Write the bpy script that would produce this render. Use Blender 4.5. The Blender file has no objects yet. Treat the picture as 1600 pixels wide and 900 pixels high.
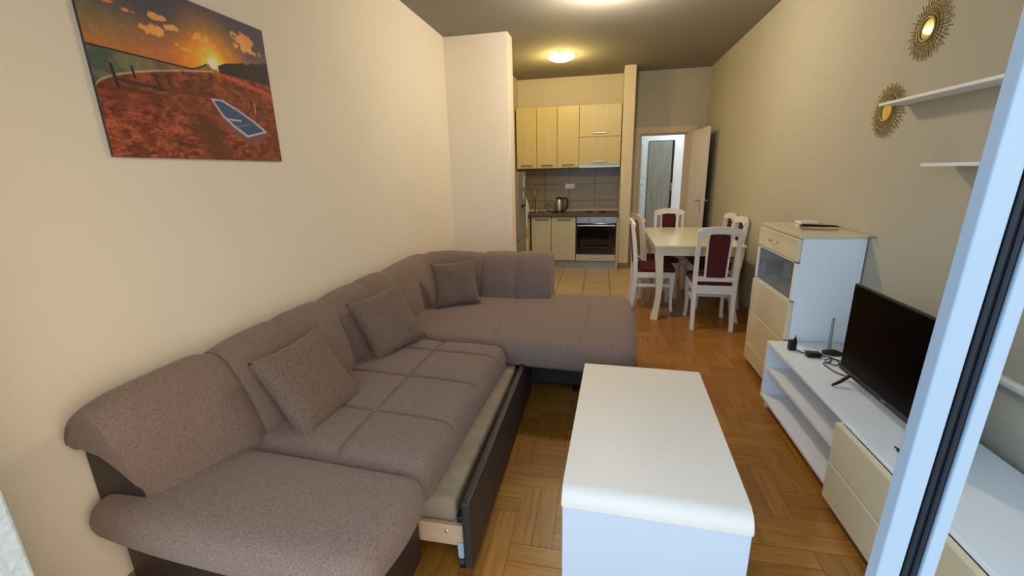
import bpy, bmesh, math, random
import numpy as np
from mathutils import Vector, Matrix
random.seed(7)
PI = math.pi
COL = bpy.context.scene.collection
sc = bpy.context.scene

# ---------------------------------------------------------------- materials
def srgb(r, g, b):
    f = lambda c: (c / 255 / 12.92) if c / 255 <= 0.04045 else ((c / 255 + 0.055) / 1.055) ** 2.4
    return (f(r), f(g), f(b), 1)

MATS = {}
def mat(name, col, rough=0.5, metal=0.0, coat=0.0, noise=None, bump=None, trans=0.0, alpha=1.0,
        emit=None, estr=0.0, ior=1.45, spec=0.5):
    """noise=(scale, amount, stretch) tints the base; bump=(scale, strength)"""
    m = bpy.data.materials.new(name); m.use_nodes = True
    nt = m.node_tree; b = nt.nodes['Principled BSDF']
    b.inputs['Base Color'].default_value = col
    b.inputs['Roughness'].default_value = rough
    b.inputs['Metallic'].default_value = metal
    b.inputs['Coat Weight'].default_value = coat
    b.inputs['Coat Roughness'].default_value = 0.10
    b.inputs['Transmission Weight'].default_value = trans
    b.inputs['Alpha'].default_value = alpha
    b.inputs['IOR'].default_value = ior
    b.inputs['Specular IOR Level'].default_value = spec
    if emit:
        b.inputs['Emission Color'].default_value = emit
        b.inputs['Emission Strength'].default_value = estr
    tc = nt.nodes.new('ShaderNodeTexCoord')
    if noise:
        sx = noise[2] if len(noise) > 2 else (1, 1, 1)
        mp = nt.nodes.new('ShaderNodeMapping'); mp.inputs['Scale'].default_value = sx
        nt.links.new(tc.outputs['Object'], mp.inputs[0])
        n = nt.nodes.new('ShaderNodeTexNoise'); n.inputs['Scale'].default_value = noise[0]
        n.inputs['Detail'].default_value = 4
        nt.links.new(mp.outputs[0], n.inputs['Vector'])
        r = nt.nodes.new('ShaderNodeValToRGB')
        a = noise[1]
        r.color_ramp.elements[0].position = 0.3; r.color_ramp.elements[1].position = 0.7
        r.color_ramp.elements[0].color = (col[0] * (1 - a), col[1] * (1 - a), col[2] * (1 - a), 1)
        r.color_ramp.elements[1].color = (min(1, col[0] * (1 + a)), min(1, col[1] * (1 + a)), min(1, col[2] * (1 + a)), 1)
        nt.links.new(n.outputs['Fac'], r.inputs['Fac'])
        nt.links.new(r.outputs['Color'], b.inputs['Base Color'])
    if bump:
        n2 = nt.nodes.new('ShaderNodeTexNoise'); n2.inputs['Scale'].default_value = bump[0]
        n2.inputs['Detail'].default_value = 3
        nt.links.new(tc.outputs['Object'], n2.inputs['Vector'])
        bp = nt.nodes.new('ShaderNodeBump'); bp.inputs['Strength'].default_value = bump[1]
        bp.inputs['Distance'].default_value = 0.004
        nt.links.new(n2.outputs['Fac'], bp.inputs['Height'])
        nt.links.new(bp.outputs['Normal'], b.inputs['Normal'])
    MATS[name] = m
    return m

def fabric_mat(name, c1, c2, sc1=420, contrast=0.5):
    m = bpy.data.materials.new(name); m.use_nodes = True
    nt = m.node_tree; b = nt.nodes['Principled BSDF']
    b.inputs['Roughness'].default_value = 0.95
    b.inputs['Specular IOR Level'].default_value = 0.15
    b.inputs['Sheen Weight'].default_value = 0.15
    b.inputs['Sheen Roughness'].default_value = 0.5
    tc = nt.nodes.new('ShaderNodeTexCoord')
    facs = []
    for s in ((1, .18, 1), (.18, 1, 1), (.5, .5, .5)):
        mp = nt.nodes.new('ShaderNodeMapping'); mp.inputs['Scale'].default_value = s
        nt.links.new(tc.outputs['Object'], mp.inputs[0])
        n = nt.nodes.new('ShaderNodeTexNoise'); n.inputs['Scale'].default_value = sc1; n.inputs['Detail'].default_value = 2
        nt.links.new(mp.outputs[0], n.inputs['Vector']); facs.append(n)
    a = nt.nodes.new('ShaderNodeMath'); a.operation = 'ADD'
    nt.links.new(facs[0].outputs['Fac'], a.inputs[0]); nt.links.new(facs[1].outputs['Fac'], a.inputs[1])
    a2 = nt.nodes.new('ShaderNodeMath'); a2.operation = 'ADD'
    nt.links.new(a.outputs[0], a2.inputs[0]); nt.links.new(facs[2].outputs['Fac'], a2.inputs[1])
    mr = nt.nodes.new('ShaderNodeMapRange'); mr.inputs[1].default_value = 1.5 - contrast; mr.inputs[2].default_value = 1.5 + contrast
    nt.links.new(a2.outputs[0], mr.inputs[0])
    mx = nt.nodes.new('ShaderNodeMix'); mx.data_type = 'RGBA'
    mx.inputs[6].default_value = c1; mx.inputs[7].default_value = c2
    nt.links.new(mr.outputs[0], mx.inputs[0])
    nt.links.new(mx.outputs[2], b.inputs['Base Color'])
    bp = nt.nodes.new('ShaderNodeBump'); bp.inputs['Strength'].default_value = 0.25; bp.inputs['Distance'].default_value = 0.002
    nt.links.new(a2.outputs[0], bp.inputs['Height']); nt.links.new(bp.outputs['Normal'], b.inputs['Normal'])
    return m

def parquet_mat():
    m = bpy.data.materials.new('oak_parquet'); m.use_nodes = True
    nt = m.node_tree; b = nt.nodes['Principled BSDF']
    uv = nt.nodes.new('ShaderNodeUVMap'); uv.uv_map = 'UVMap'
    mp = nt.nodes.new('ShaderNodeMapping'); mp.inputs['Scale'].default_value = (4, 60, 1)
    nt.links.new(uv.outputs[0], mp.inputs[0])
    n = nt.nodes.new('ShaderNodeTexNoise'); n.inputs['Scale'].default_value = 1.0; n.inputs['Detail'].default_value = 6
    n.inputs['Roughness'].default_value = .6; n.inputs['Distortion'].default_value = .6
    nt.links.new(mp.outputs[0], n.inputs['Vector'])
    r = nt.nodes.new('ShaderNodeValToRGB')
    r.color_ramp.elements[0].position = .30; r.color_ramp.elements[1].position = .68
    r.color_ramp.elements[0].color = srgb(144, 90, 30)
    r.color_ramp.elements[1].color = srgb(180, 122, 48)
    nt.links.new(n.outputs['Fac'], r.inputs['Fac'])
    at = nt.nodes.new('ShaderNodeAttribute'); at.attribute_name = 'tint'
    mx = nt.nodes.new('ShaderNodeMix'); mx.data_type = 'RGBA'; mx.blend_type = 'MULTIPLY'; mx.inputs[0].default_value = 1
    nt.links.new(r.outputs['Color'], mx.inputs[6]); nt.links.new(at.outputs['Color'], mx.inputs[7])
    nt.links.new(mx.outputs[2], b.inputs['Base Color'])
    b.inputs['Roughness'].default_value = .33
    b.inputs['Coat Weight'].default_value = .12; b.inputs['Coat Roughness'].default_value = .18
    return m

def tile_mat(name, c, grout, sx, sy, ox, oy, axes, rough=.25, mortar=.012, vary=.06):
    m = bpy.data.materials.new(name); m.use_nodes = True
    nt = m.node_tree; b = nt.nodes['Principled BSDF']
    tc = nt.nodes.new('ShaderNodeTexCoord'); sp = nt.nodes.new('ShaderNodeSeparateXYZ')
    nt.links.new(tc.outputs['Object'], sp.inputs[0])
    cb = nt.nodes.new('ShaderNodeCombineXYZ')
    for i, (ax, off) in enumerate(zip(axes, (ox, oy))):
        s = nt.nodes.new('ShaderNodeMath'); s.operation = 'SUBTRACT'; s.inputs[1].default_value = off
        nt.links.new(sp.outputs[ax], s.inputs[0]); nt.links.new(s.outputs[0], cb.inputs[i])
    br = nt.nodes.new('ShaderNodeTexBrick'); br.offset = 0; br.squash = 1
    br.inputs['Scale'].default_value = 1; br.inputs['Brick Width'].default_value = sx; br.inputs['Row Height'].default_value = sy
    br.inputs['Mortar Size'].default_value = mortar * .25; br.inputs['Mortar Smooth'].default_value = .1
    br.inputs['Color1'].default_value = c
    br.inputs['Color2'].default_value = (c[0] * (1 - vary), c[1] * (1 - vary), c[2] * (1 - vary), 1)
    br.inputs['Mortar'].default_value = grout
    nt.links.new(cb.outputs[0], br.inputs['Vector'])
    n = nt.nodes.new('ShaderNodeTexNoise'); n.inputs['Scale'].default_value = 9; n.inputs['Detail'].default_value = 5
    nt.links.new(tc.outputs['Object'], n.inputs['Vector'])
    mr = nt.nodes.new('ShaderNodeMapRange'); mr.inputs[3].default_value = .85; mr.inputs[4].default_value = 1.12
    nt.links.new(n.outputs['Fac'], mr.inputs[0])
    mx = nt.nodes.new('ShaderNodeMix'); mx.data_type = 'RGBA'; mx.blend_type = 'MULTIPLY'; mx.inputs[0].default_value = 1
    nt.links.new(br.outputs['Color'], mx.inputs[6]); nt.links.new(mr.outputs[0], mx.inputs[7])
    nt.links.new(mx.outputs[2], b.inputs['Base Color'])
    b.inputs['Roughness'].default_value = rough
    return m

def attr_mat(name, attr, rough=.6):
    m = bpy.data.materials.new(name); m.use_nodes = True
    nt = m.node_tree; b = nt.nodes['Principled BSDF']
    at = nt.nodes.new('ShaderNodeAttribute'); at.attribute_name = attr
    nt.links.new(at.outputs['Color'], b.inputs['Base Color'])
    b.inputs['Roughness'].default_value = rough; b.inputs['Specular IOR Level'].default_value = .25
    return m

M_wallb = mat('shaded_beige_wall_paint', srgb(184, 178, 160), .85, noise=(1.2, .02), bump=(260, .05))  # darkened to stand for weaker daylight on the right and door walls
M_wallk = mat('kitchen_wall_paint', srgb(226, 214, 188), .85, noise=(1.2, .02), bump=(260, .05))
M_wall = mat('cream_wall_paint', srgb(243, 233, 216), .85, noise=(1.2, .02), bump=(260, .05))  # cream lifted to stand for stronger daylight on the left and partition walls
M_wallw = mat('hall_wall_paint', srgb(235, 236, 236), .85, noise=(1.2, .02))
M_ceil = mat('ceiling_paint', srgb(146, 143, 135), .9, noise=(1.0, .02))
M_plaster = mat('rough_white_plaster', srgb(212, 230, 244), .9, noise=(60, .1), bump=(45, 1.0))
M_fab = fabric_mat('taupe_upholstery', srgb(96, 78, 70), srgb(156, 133, 121), 620, .40)
M_pil = fabric_mat('taupe_pillow_weave', srgb(84, 67, 58), srgb(143, 120, 106), 420, .38)
M_lea = mat('dark_brown_leatherette', srgb(54, 44, 42), .5, noise=(30, .12), bump=(220, .25))
M_seam = mat('seam_thread', srgb(86, 70, 64), .9)
M_matt = mat('beige_plush', srgb(150, 132, 110), .9, noise=(14, .16), bump=(90, .3))
M_plyw = mat('pale_plywood', srgb(205, 170, 135), .6, noise=(9, .08, (1, 1, 14)))
M_gloss = mat('white_gloss_daylit', srgb(216, 224, 234), .33, noise=(3, .01), spec=.28)  # coffee table gloss with cool daylight tinted into the end panels
M_glosst = mat('white_gloss_lamplit', srgb(247, 237, 226), .42, noise=(3, .01), spec=.2)  # same gloss for the tabletop, warm lamplight put into its colour
M_cream = mat('cream_gloss', srgb(226, 212, 178), .14, coat=.7, noise=(3, .01))
M_white = mat('white_laminate', srgb(242, 244, 248), .38, noise=(3, .015))
M_pvc = mat('white_plastic_frame', srgb(168, 184, 200), .4, noise=(5, .02))  # white plastic toned blue-grey, balcony shade put into the colour
M_gask = mat('black_rubber', srgb(20, 24, 34), .4, noise=(30, .1))
M_black = mat('black_plastic', srgb(16, 15, 16), .35, noise=(20, .1))
M_screen = mat('black_screen', srgb(5, 4, 5), .25, noise=(5, .1), spec=.06)
M_chrome = mat('brushed_chrome', srgb(200, 200, 198), .25, 1.0, noise=(40, .04))
M_steel = mat('stainless_steel', srgb(176, 176, 174), .32, 1.0, noise=(30, .05, (1, 1, 12)))
M_grey = mat('silver_grey_paint', srgb(150, 148, 140), .4, .3, noise=(6, .05))
M_kit = mat('cream_kitchen_front', srgb(204, 189, 138), .35, noise=(25, .03, (1, 1, .1)))
M_kitb = mat('cream_front_daylit', srgb(202, 196, 168), .35, noise=(25, .03, (1, 1, .1)))  # kitchen front colour made less yellow for daylight on the lower units
M_edge = mat('dark_gap', srgb(92, 72, 46), .7, noise=(9, .05))
M_counter = mat('brown_worktop', srgb(92, 74, 64), .4, noise=(45, .18))
M_plinth = mat('grey_plinth', srgb(165, 168, 170), .3, .3, noise=(8, .04))
M_chairw = mat('white_painted_wood', srgb(236, 233, 226), .35, noise=(10, .02))
M_table = mat('cream_painted_wood', srgb(236, 226, 196), .22, coat=.3, noise=(8, .03))
M_burg = mat('burgundy_velour', srgb(84, 24, 28), .85, noise=(60, .18), bump=(220, .3))
M_plastic = mat('clear_wrap', srgb(225, 205, 180), .12, trans=.0, alpha=.28, noise=(28, .3))
M_frame = mat('beige_door_casing', srgb(208, 188, 160), .5, noise=(6, .05, (1, 1, .15)))
M_leaf = mat('pale_oak_door', srgb(226, 216, 202), .42, noise=(5, .07, (6, 6, .6)))
M_greyw = mat('grey_oak_door', srgb(142, 142, 134), .5, noise=(4, .16, (7, 7, .7)))
M_base = mat('brown_skirting', srgb(150, 118, 84), .5, noise=(12, .08))
M_rattan = mat('gold_rattan', srgb(158, 138, 82), .5, .25, noise=(40, .15))
M_mirror = mat('mirror_glass', srgb(235, 225, 200), .04, 1.0)
M_glass = mat('clear_glass', (1, 1, 1, 1), .02, trans=1.0, ior=1.05)
M_cglass = mat('cabinet_glass', srgb(120, 136, 148), .04, alpha=.42, noise=(3, .02), spec=.8)
M_lamp = mat('lit_lamp_glass', srgb(255, 240, 190), .4, emit=(1.0, .80, .42, 1), estr=7.0, noise=(4, .02))
M_lampw = mat('lit_lamp_glass_white', srgb(255, 248, 225), .4, emit=(1.0, .88, .62, 1), estr=7.0, noise=(4, .02))
M_canvas_edge = mat('canvas_edge', srgb(64, 62, 84), .8, noise=(8, .2))
M_socket = mat('white_switch_plastic', srgb(228, 224, 212), .4, noise=(8, .02))
M_wpla = mat('white_plastic', srgb(226, 226, 222), .35, noise=(8, .02))
M_oveng = mat('oven_glass', srgb(14, 14, 22), .06, coat=.6, noise=(4, .2))
M_gap = mat('parquet_gap', srgb(70, 44, 22), .8, noise=(9, .1))
M_parq = parquet_mat()
M_tile = tile_mat('beige_floor_tile', srgb(196, 166, 118), srgb(150, 120, 82), .335, .60, -.53 - .67, 5.13, (0, 1), .22, .03)
M_splash = tile_mat('taupe_wall_tile', srgb(142, 128, 106), srgb(96, 84, 68), .40, .26, -.906 - .8, 1.26 - .52, (0, 2), .3, .025)
M_rack = mat('oven_rack', srgb(96, 92, 86), .4, .6)
M_green = mat('teal_metal', srgb(40, 84, 80), .3, .8)

# ---------------------------------------------------------------- mesh helpers
def world_loc(o):
    v = Vector((0, 0, 0))
    while o is not None:
        v += o.location; o = o.parent
    return v

class B:
    def __init__(s): s.bm = bmesh.new()
    def box(s, x0, x1, y0, y1, z0, z1, bev=0, seg=2, M=None):
        r = bmesh.ops.create_cube(s.bm, size=1)
        vs = r['verts']
        for v in vs:
            v.co = Vector((x0 + (v.co.x + .5) * (x1 - x0), y0 + (v.co.y + .5) * (y1 - y0), z0 + (v.co.z + .5) * (z1 - z0)))
        if M is not None:
            for v in vs: v.co = M @ v.co
        if bev:
            es = list({e for v in vs for e in v.link_edges})
            bmesh.ops.bevel(s.bm, geom=es, offset=bev, segments=seg, profile=.5, affect='EDGES')
        return s
    def prism(s, pts, a0, a1, axis='z', bev=0):
        """closed polygon pts extruded along axis. axis z: pts(x,y); x: pts(y,z); y: pts(x,z)"""
        def P(p, a):
            return {'z': (p[0], p[1], a), 'x': (a, p[0], p[1]), 'y': (p[0], a, p[1])}[axis]
        v0 = [s.bm.verts.new(P(p, a0)) for p in pts]; v1 = [s.bm.verts.new(P(p, a1)) for p in pts]
        n = len(pts); fs = [s.bm.faces.new(v0), s.bm.faces.new(v1[::-1])]
        for i in range(n):
            fs.append(s.bm.faces.new((v0[i], v1[i], v1[(i + 1) % n], v0[(i + 1) % n])))
        if bev:
            es = [e for e in fs[0].edges] + [e for e in fs[1].edges]
            bmesh.ops.bevel(s.bm, geom=es, offset=bev, segments=2, profile=.5, affect='EDGES')
        return s
    def cyl(s, p0, p1, r0, r1=None, n=16, cap=True):
        p0 = Vector(p0); p1 = Vector(p1); r1 = r0 if r1 is None else r1
        d = (p1 - p0).normalized(); a = d.orthogonal().normalized(); b = d.cross(a)
        A = []; Bv = []
        for i in range(n):
            t = 2 * PI * i / n; o = a * math.cos(t) + b * math.sin(t)
            A.append(s.bm.verts.new(p0 + o * r0)); Bv.append(s.bm.verts.new(p1 + o * r1))
        for i in range(n):
            s.bm.faces.new((A[i], A[(i + 1) % n], Bv[(i + 1) % n], Bv[i]))
        if cap:
            s.bm.faces.new(A[::-1]); s.bm.faces.new(Bv)
        return s
    def lathe(s, prof, c=(0, 0, 0), n=32, sx=1, sy=1):
        rings = []
        for r, z in prof:
            if r < 1e-5: rings.append([s.bm.verts.new((c[0], c[1], c[2] + z))])
            else: rings.append([s.bm.verts.new((c[0] + sx * r * math.cos(2 * PI * i / n), c[1] + sy * r * math.sin(2 * PI * i / n), c[2] + z)) for i in range(n)])
        for a, b in zip(rings, rings[1:]):
            for i in range(n):
                j = (i + 1) % n
                if len(a) == 1 and len(b) == 1: continue
                if len(a) == 1: s.bm.faces.new((a[0], b[j], b[i]))
                elif len(b) == 1: s.bm.faces.new((a[i], a[j], b[0]))
                else: s.bm.faces.new((a[i], a[j], b[j], b[i]))
        return s
    def tube(s, pts, r, n=8, closed=False):
        pts = [Vector(p) for p in pts]; N = len(pts); rings = []
        up = None
        for i, p in enumerate(pts):
            if closed: d = (pts[(i + 1) % N] - pts[i - 1]).normalized()
            else: d = (pts[min(i + 1, N - 1)] - pts[max(i - 1, 0)]).normalized()
            if up is None: up = d.orthogonal().normalized()
            a = (up - d * up.dot(d))
            a = a.normalized() if a.length > 1e-6 else d.orthogonal().normalized()
            up = a; b = d.cross(a)
            rr = r[i] if isinstance(r, (list, tuple)) else r
            rings.append([s.bm.verts.new(p + (a * math.cos(2 * PI * k / n) + b * math.sin(2 * PI * k / n)) * rr) for k in range(n)])
        m = N if closed else N - 1
        for i in range(m):
            A = rings[i]; C = rings[(i + 1) % N]
            for k in range(n):
                s.bm.faces.new((A[k], A[(k + 1) % n], C[(k + 1) % n], C[k]))
        if not closed:
            s.bm.faces.new(rings[0][::-1]); s.bm.faces.new(rings[-1])
        return s
    def grid(s, rows):
        V = [[s.bm.verts.new(p) for p in r] for r in rows]
        for i in range(len(V) - 1):
            for j in range(len(V[0]) - 1):
                s.bm.faces.new((V[i][j], V[i + 1][j], V[i + 1][j + 1], V[i][j + 1]))
        return V
    def loft(s, sections, cap=True, closed=True):
        V = [[s.bm.verts.new(p) for p in r] for r in sections]
        n = len(V[0])
        for i in range(len(V) - 1):
            for j in range(n if closed else n - 1):
                k = (j + 1) % n
                s.bm.faces.new((V[i][j], V[i][k], V[i + 1][k], V[i + 1][j]))
        if cap:
            s.bm.faces.new(V[0][::-1]); s.bm.faces.new(V[-1])
        return s
    def done(s, name, m, parent=None, label=None, world=True, smooth=None, kind=None, stuff=False):
        bmesh.ops.remove_doubles(s.bm, verts=s.bm.verts, dist=1e-6)
        bmesh.ops.recalc_face_normals(s.bm, faces=s.bm.faces)
        me = bpy.data.meshes.new(name)
        if parent is not None and world:
            off = world_loc(parent)
            for v in s.bm.verts: v.co -= off
        s.bm.to_mesh(me); s.bm.free()
        ms = m if isinstance(m, (list, tuple)) else [m]
        for q in ms: me.materials.append(q)
        o = bpy.data.objects.new(name, me); COL.objects.link(o)
        if parent is not None: o.parent = parent
        if label: o['label'] = label
        if kind: o['kind'] = kind
        if smooth is not None:
            for p in me.polygons: p.use_smooth = True
            if smooth < 180:
                try: me.set_sharp_from_angle(angle=math.radians(smooth))
                except Exception: pass
        return o

def thing(name, label, cat, loc=(0, 0, 0), rz=0, group=None, kind=None):
    o = bpy.data.objects.new(name, None); COL.objects.link(o)
    o.empty_display_size = .05
    o.location = loc; o.rotation_euler = (0, 0, rz); o['label'] = label; o['category'] = cat
    if group: o['group'] = group
    if kind: o['kind'] = kind
    return o

def tag(o, label, cat, group=None):
    o['label'] = label; o['category'] = cat
    if group: o['group'] = group
    return o

def rebase(o, base):
    """give a single-mesh thing its origin at its base"""
    v = Vector(base)
    for p in o.data.vertices: p.co -= v
    o.location = v
    return o

def struct(name, bb, m, **k):
    return bb.done(name, m, kind='structure', **k)

def dup(root, loc, rz, label, group=None):
    r = root.copy(); COL.objects.link(r); r.location = loc; r.rotation_euler = (0, 0, rz); r['label'] = label
    if group: r['group'] = group
    for ch in list(root.children):
        c = ch.copy(); COL.objects.link(c); c.parent = r
        for g in list(ch.children):
            d = g.copy(); COL.objects.link(d); d.parent = c
    return r

# ---------------------------------------------------------------- room constants
XL, XR = -1.667, 1.487
H = 2.85
YF = .60                     # inner face of balcony wall
YJ = 4.772; XJ = -.975       # partition in front of kitchen
YK = 7.2                     # kitchen back wall
XK = -1.33
YD = 7.153
YT = 4.97                    # wood / tile boundary

# ---------------------------------------------------------------- camera
cam = bpy.data.cameras.new('camera'); co = bpy.data.objects.new('camera', cam); COL.objects.link(co)
yaw, pitch, roll = math.radians(11.795), math.radians(15.036), math.radians(-1.447)
cy, sy = math.cos(yaw), math.sin(yaw)
f = Vector((-sy * math.cos(pitch), cy * math.cos(pitch), -math.sin(pitch)))
r = Vector((cy, sy, 0)); u = r.cross(f)
r2 = r * math.cos(roll) + u * math.sin(roll); u2 = -r * math.sin(roll) + u * math.cos(roll)
Mx = Matrix(((r2.x, u2.x, -f.x, 0), (r2.y, u2.y, -f.y, 0), (r2.z, u2.z, -f.z, 1.464), (0, 0, 0, 1)))
co.matrix_world = Mx
cam.sensor_width = 36; cam.lens = 671.47 * 36 / 1600; cam.clip_start = .02
sc.camera = co

# ---------------------------------------------------------------- shell
def parquet():
    W = .168; bm = bmesh.new()
    uvl = bm.loops.layers.uv.new('UVMap'); cl = bm.loops.layers.float_color.new('tint')
    regs = [(XL - .02, XR + .02, .2, YT), (.46, XR + .02, YT, YD + .1)]
    rnd = random.Random(3)
    x0, y0 = -.323 - 12 * W, 1.56 - 10 * W
    def quad(a, b, c, d, horiz):
        t = rnd.uniform(.78, 1.12); tt = (t * rnd.uniform(.97, 1.03), t, t * rnd.uniform(.93, 1.04), 1)
        ou, ov = rnd.uniform(0, 50), rnd.uniform(0, 50)
        for (rx0, rx1, ry0, ry1) in regs:
            p, q, r_, s_ = max(a, rx0), min(b, rx1), max(c, ry0), min(d, ry1)
            if q - p < .004 or s_ - r_ < .004: continue
            g = .0008
            vs = [bm.verts.new(v) for v in ((p + g, r_ + g, 0), (q - g, r_ + g, 0), (q - g, s_ - g, 0), (p + g, s_ - g, 0))]
            fc = bm.faces.new(vs)
            for l in fc.loops:
                x, y = l.vert.co.x, l.vert.co.y
                l[uvl].uv = (x + ou, y + ov) if horiz else (y + ou, x + ov)
                l[cl] = tt
    for i in range(-4, 44):
        for j in range(-6, 52):
            mm = (i - j) % 4
            x, y = x0 + i * W, y0 + j * W
            if mm == 0:
                for k in range(2): quad(x, x + 2 * W, y + k * W / 2, y + (k + 1) * W / 2, True)
            elif mm == 3:
                for k in range(2): quad(x + k * W / 2, x + (k + 1) * W / 2, y, y + 2 * W, False)
    for (rx0, rx1, ry0, ry1) in regs:
        vs = [bm.verts.new(v) for v in ((rx0, ry0, -.002), (rx1, ry0, -.002), (rx1, ry1, -.002), (rx0, ry1, -.002))]
        bm.faces.new(vs).material_index = 1
        vs = [bm.verts.new(v) for v in ((rx0, ry0, -.1), (rx0, ry1, -.1), (rx1, ry1, -.1), (rx1, ry0, -.1))]
        bm.faces.new(vs).material_index = 1
    me = bpy.data.meshes.new('floor'); bm.to_mesh(me); bm.free()
    me.materials.append(M_parq); me.materials.append(M_gap)
    o = bpy.data.objects.new('floor', me); COL.objects.link(o); o['kind'] = 'structure'
parquet()
struct('floor_kitchen', B().box(XK - .05, .46, YT, YK + .05, -.1, 0), M_tile)
struct('floor_hall', B().box(.2, 2.6, YD + .1, 9.6, -.1, 0), mat('hall_floor', srgb(150, 128, 100), .35, noise=(4, .1)))
struct('floor_balcony', B().box(-3.2, 3.2, -2.0, .2, -.14, -.02), mat('balcony_tile', srgb(170, 165, 155), .6, noise=(8, .08)))

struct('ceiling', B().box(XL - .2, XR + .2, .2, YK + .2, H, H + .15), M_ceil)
struct('wall_left', B().box(XL - .2, XL, .2, YJ + .1, 0, H), M_wall)
struct('wall_partition', B().box(XL - .2, XJ, YJ, 5.0, 0, H, .012, 3), M_wall)
struct('wall_kitchen_left', B().box(XK - .2, XK, 5.0, YK + .2, 0, H), M_wallk)
struct('wall_back', B().box(XK - .2, .272, YK, YK + .2, 0, H), M_wallk)
struct('wall_pillar', B().box(.272, .427, 6.674, YK + .2, 0, H, .006, 2), M_wallk)
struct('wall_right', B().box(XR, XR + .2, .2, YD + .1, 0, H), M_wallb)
# door wall with opening
DX0, DX1, DZ = .487, 1.325, 2.04
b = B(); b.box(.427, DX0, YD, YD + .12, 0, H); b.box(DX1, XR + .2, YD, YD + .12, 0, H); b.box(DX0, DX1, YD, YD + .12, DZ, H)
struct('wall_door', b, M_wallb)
# balcony wall with big opening
OX0, OX1, OZ = -1.37, 1.42, 2.35
b = B(); b.box(XL - .2, OX0, .26, YF, 0, H, .008, 2); b.box(OX1, XR + .2, .26, YF, 0, H); b.box(OX0, OX1, .26, YF, OZ, H)
struct('wall_front', b, M_plaster)
# hall
b = B(); b.box(.2, .30, YD + .12, 9.6, 0, 2.6); b.box(2.5, 2.6, YD + .12, 9.6, 0, 2.6)
b.box(.30, .72, 8.4, 8.5, 0, 2.6); b.box(1.30, 2.5, 8.4, 8.5, 0, 2.6); b.box(.72, 1.30, 8.4, 8.5, 2.03, 2.6)
b.box(.3, 2.5, 9.5, 9.6, 0, 2.6)
struct('wall_hall', b, M_wallw)
struct('ceiling_hall', B().box(.2, 2.6, YD + .12, 9.6, 2.6, 2.7), M_wallw)

# skirtings
struct('baseboard_right', B().box(XR - .015, XR, YF, YD, 0, .07, .003), M_base)
struct('baseboard_left', B().box(XL, XL + .015, YF, YJ, 0, .07, .003), M_base)
struct('baseboard_partition', B().box(XL + .015, XJ, YJ - .015, YJ, 0, .07, .003), M_base)
b = B(); b.box(.272, .427, 6.659, 6.674, 0, .085, .003); b.box(.427, .442, 6.659, YD, 0, .085, .003)
struct('baseboard_pillar', b, M_base)
struct('trim_backsplash', B().box(XK, .272, YK - .008, YK, .86, 1.512), M_splash)

# inner door: casing, leaf, handle
d1 = thing('door_1', 'pale oak interior door standing open into the room against the right wall', 'door', (.9, YD, 0), kind='structure')
def casing(b, x0, x1, zt, y0, y1, w=.07):
    b.box(x0 - w, x0 + .012, y0, y1, 0, zt - .012); b.box(x1 - .012, x1 + w, y0, y1, 0, zt - .012)
    b.box(x0 - w, x1 + w, y0, y1, zt - .012, zt + w)
b = B()
casing(b, DX0 + .035, DX1 - .035, 1.995, YD - .02, YD, .075)
b.box(DX0, .56, YD + .001, YD + .05, 0, 1.975); b.box(1.245, DX1, YD + .001, YD + .05, 0, 1.975); b.box(DX0, DX1, YD + .001, YD + .05, 1.975, 2.04)
b.box(DX0, .585, YD + .05, YD + .13, 0, 1.955); b.box(1.215, DX1, YD + .05, YD + .13, 0, 1.955); b.box(DX0, DX1, YD + .05, YD + .13, 1.955, 2.04)
b.done('casing', M_frame, d1)
lm = Matrix.Translation((1.292, YD - .02, 0)) @ Matrix.Rotation(math.radians(3.2), 4, 'Z')
leaf = B().box(0, .04, -.80, 0, .008, 1.985, .003, 2, lm).done('leaf', M_leaf, d1)
b = B()
for sx in (-1, 1):
    x = 0 if sx < 0 else .04
    b.box(min(x, x + sx * .006), max(x, x + sx * .006), -.765, -.725, .88, 1.08, .002, 2, lm)
    b.cyl(lm @ Vector((x, -.745, 1.03)), lm @ Vector((x + sx * .05, -.745, 1.03)), .009)
    b.tube([lm @ Vector((x + sx * .05, -.75, 1.03)), lm @ Vector((x + sx * .052, -.70, 1.032)), lm @ Vector((x + sx * .048, -.63, 1.03))], .009)
    b.cyl(lm @ Vector((x, -.745, .93)), lm @ Vector((x + sx * .012, -.745, .93)), .012)
b.done('handle', M_chrome, leaf, smooth=40)
# hall doors
d2 = thing('door_2', 'grey wood door with white casing across the hall', 'door', (1.0, 8.4, 0), kind='structure')
b = B(); casing(b, .74, 1.28, 1.99, 8.37, 8.4, .085); b.done('casing', M_wallw, d2)
lm2 = Matrix.Translation((.78, 8.33, 0)) @ Matrix.Rotation(math.radians(-2), 4, 'Z')
lf2 = B().box(.03, .42, 0, .045, .01, 1.93, .003, 2, lm2).done('leaf', M_greyw, d2)
b = B(); b.cyl((1.235, 8.36, 1.18), (1.235, 8.31, 1.18), .012); b.tube([(1.235, 8.31, 1.18), (1.19, 8.31, 1.18)], .008); b.box(1.22, 1.25, 8.36, 8.368, 1.08, 1.22); b.done('handle', M_chrome, d2, smooth=40)
b = B(); b.box(.72, .805, 8.36, 8.40, 0, 2.03); b.box(.805, 1.25, 8.36, 8.40, 1.945, 2.03); b.done('lining', M_wallw, d2)
B().box(1.212, 1.245, 8.372, 8.41, .0, 1.98).done('dark_gap', M_gask, d2)  # black strip standing in for the unlit opening beside the leaf
B().box(1.245, 1.30, 8.36, 8.40, 0, 2.0, .003).done('jamb', M_wallw, d2)
d3 = thing('door_3', 'bright white panelled door at the left of the hall', 'door', (.4, 8.25, 0), kind='structure')
b = B(); b.box(.64, .77, 8.2, 8.24, .01, 1.99, .004)
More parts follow.
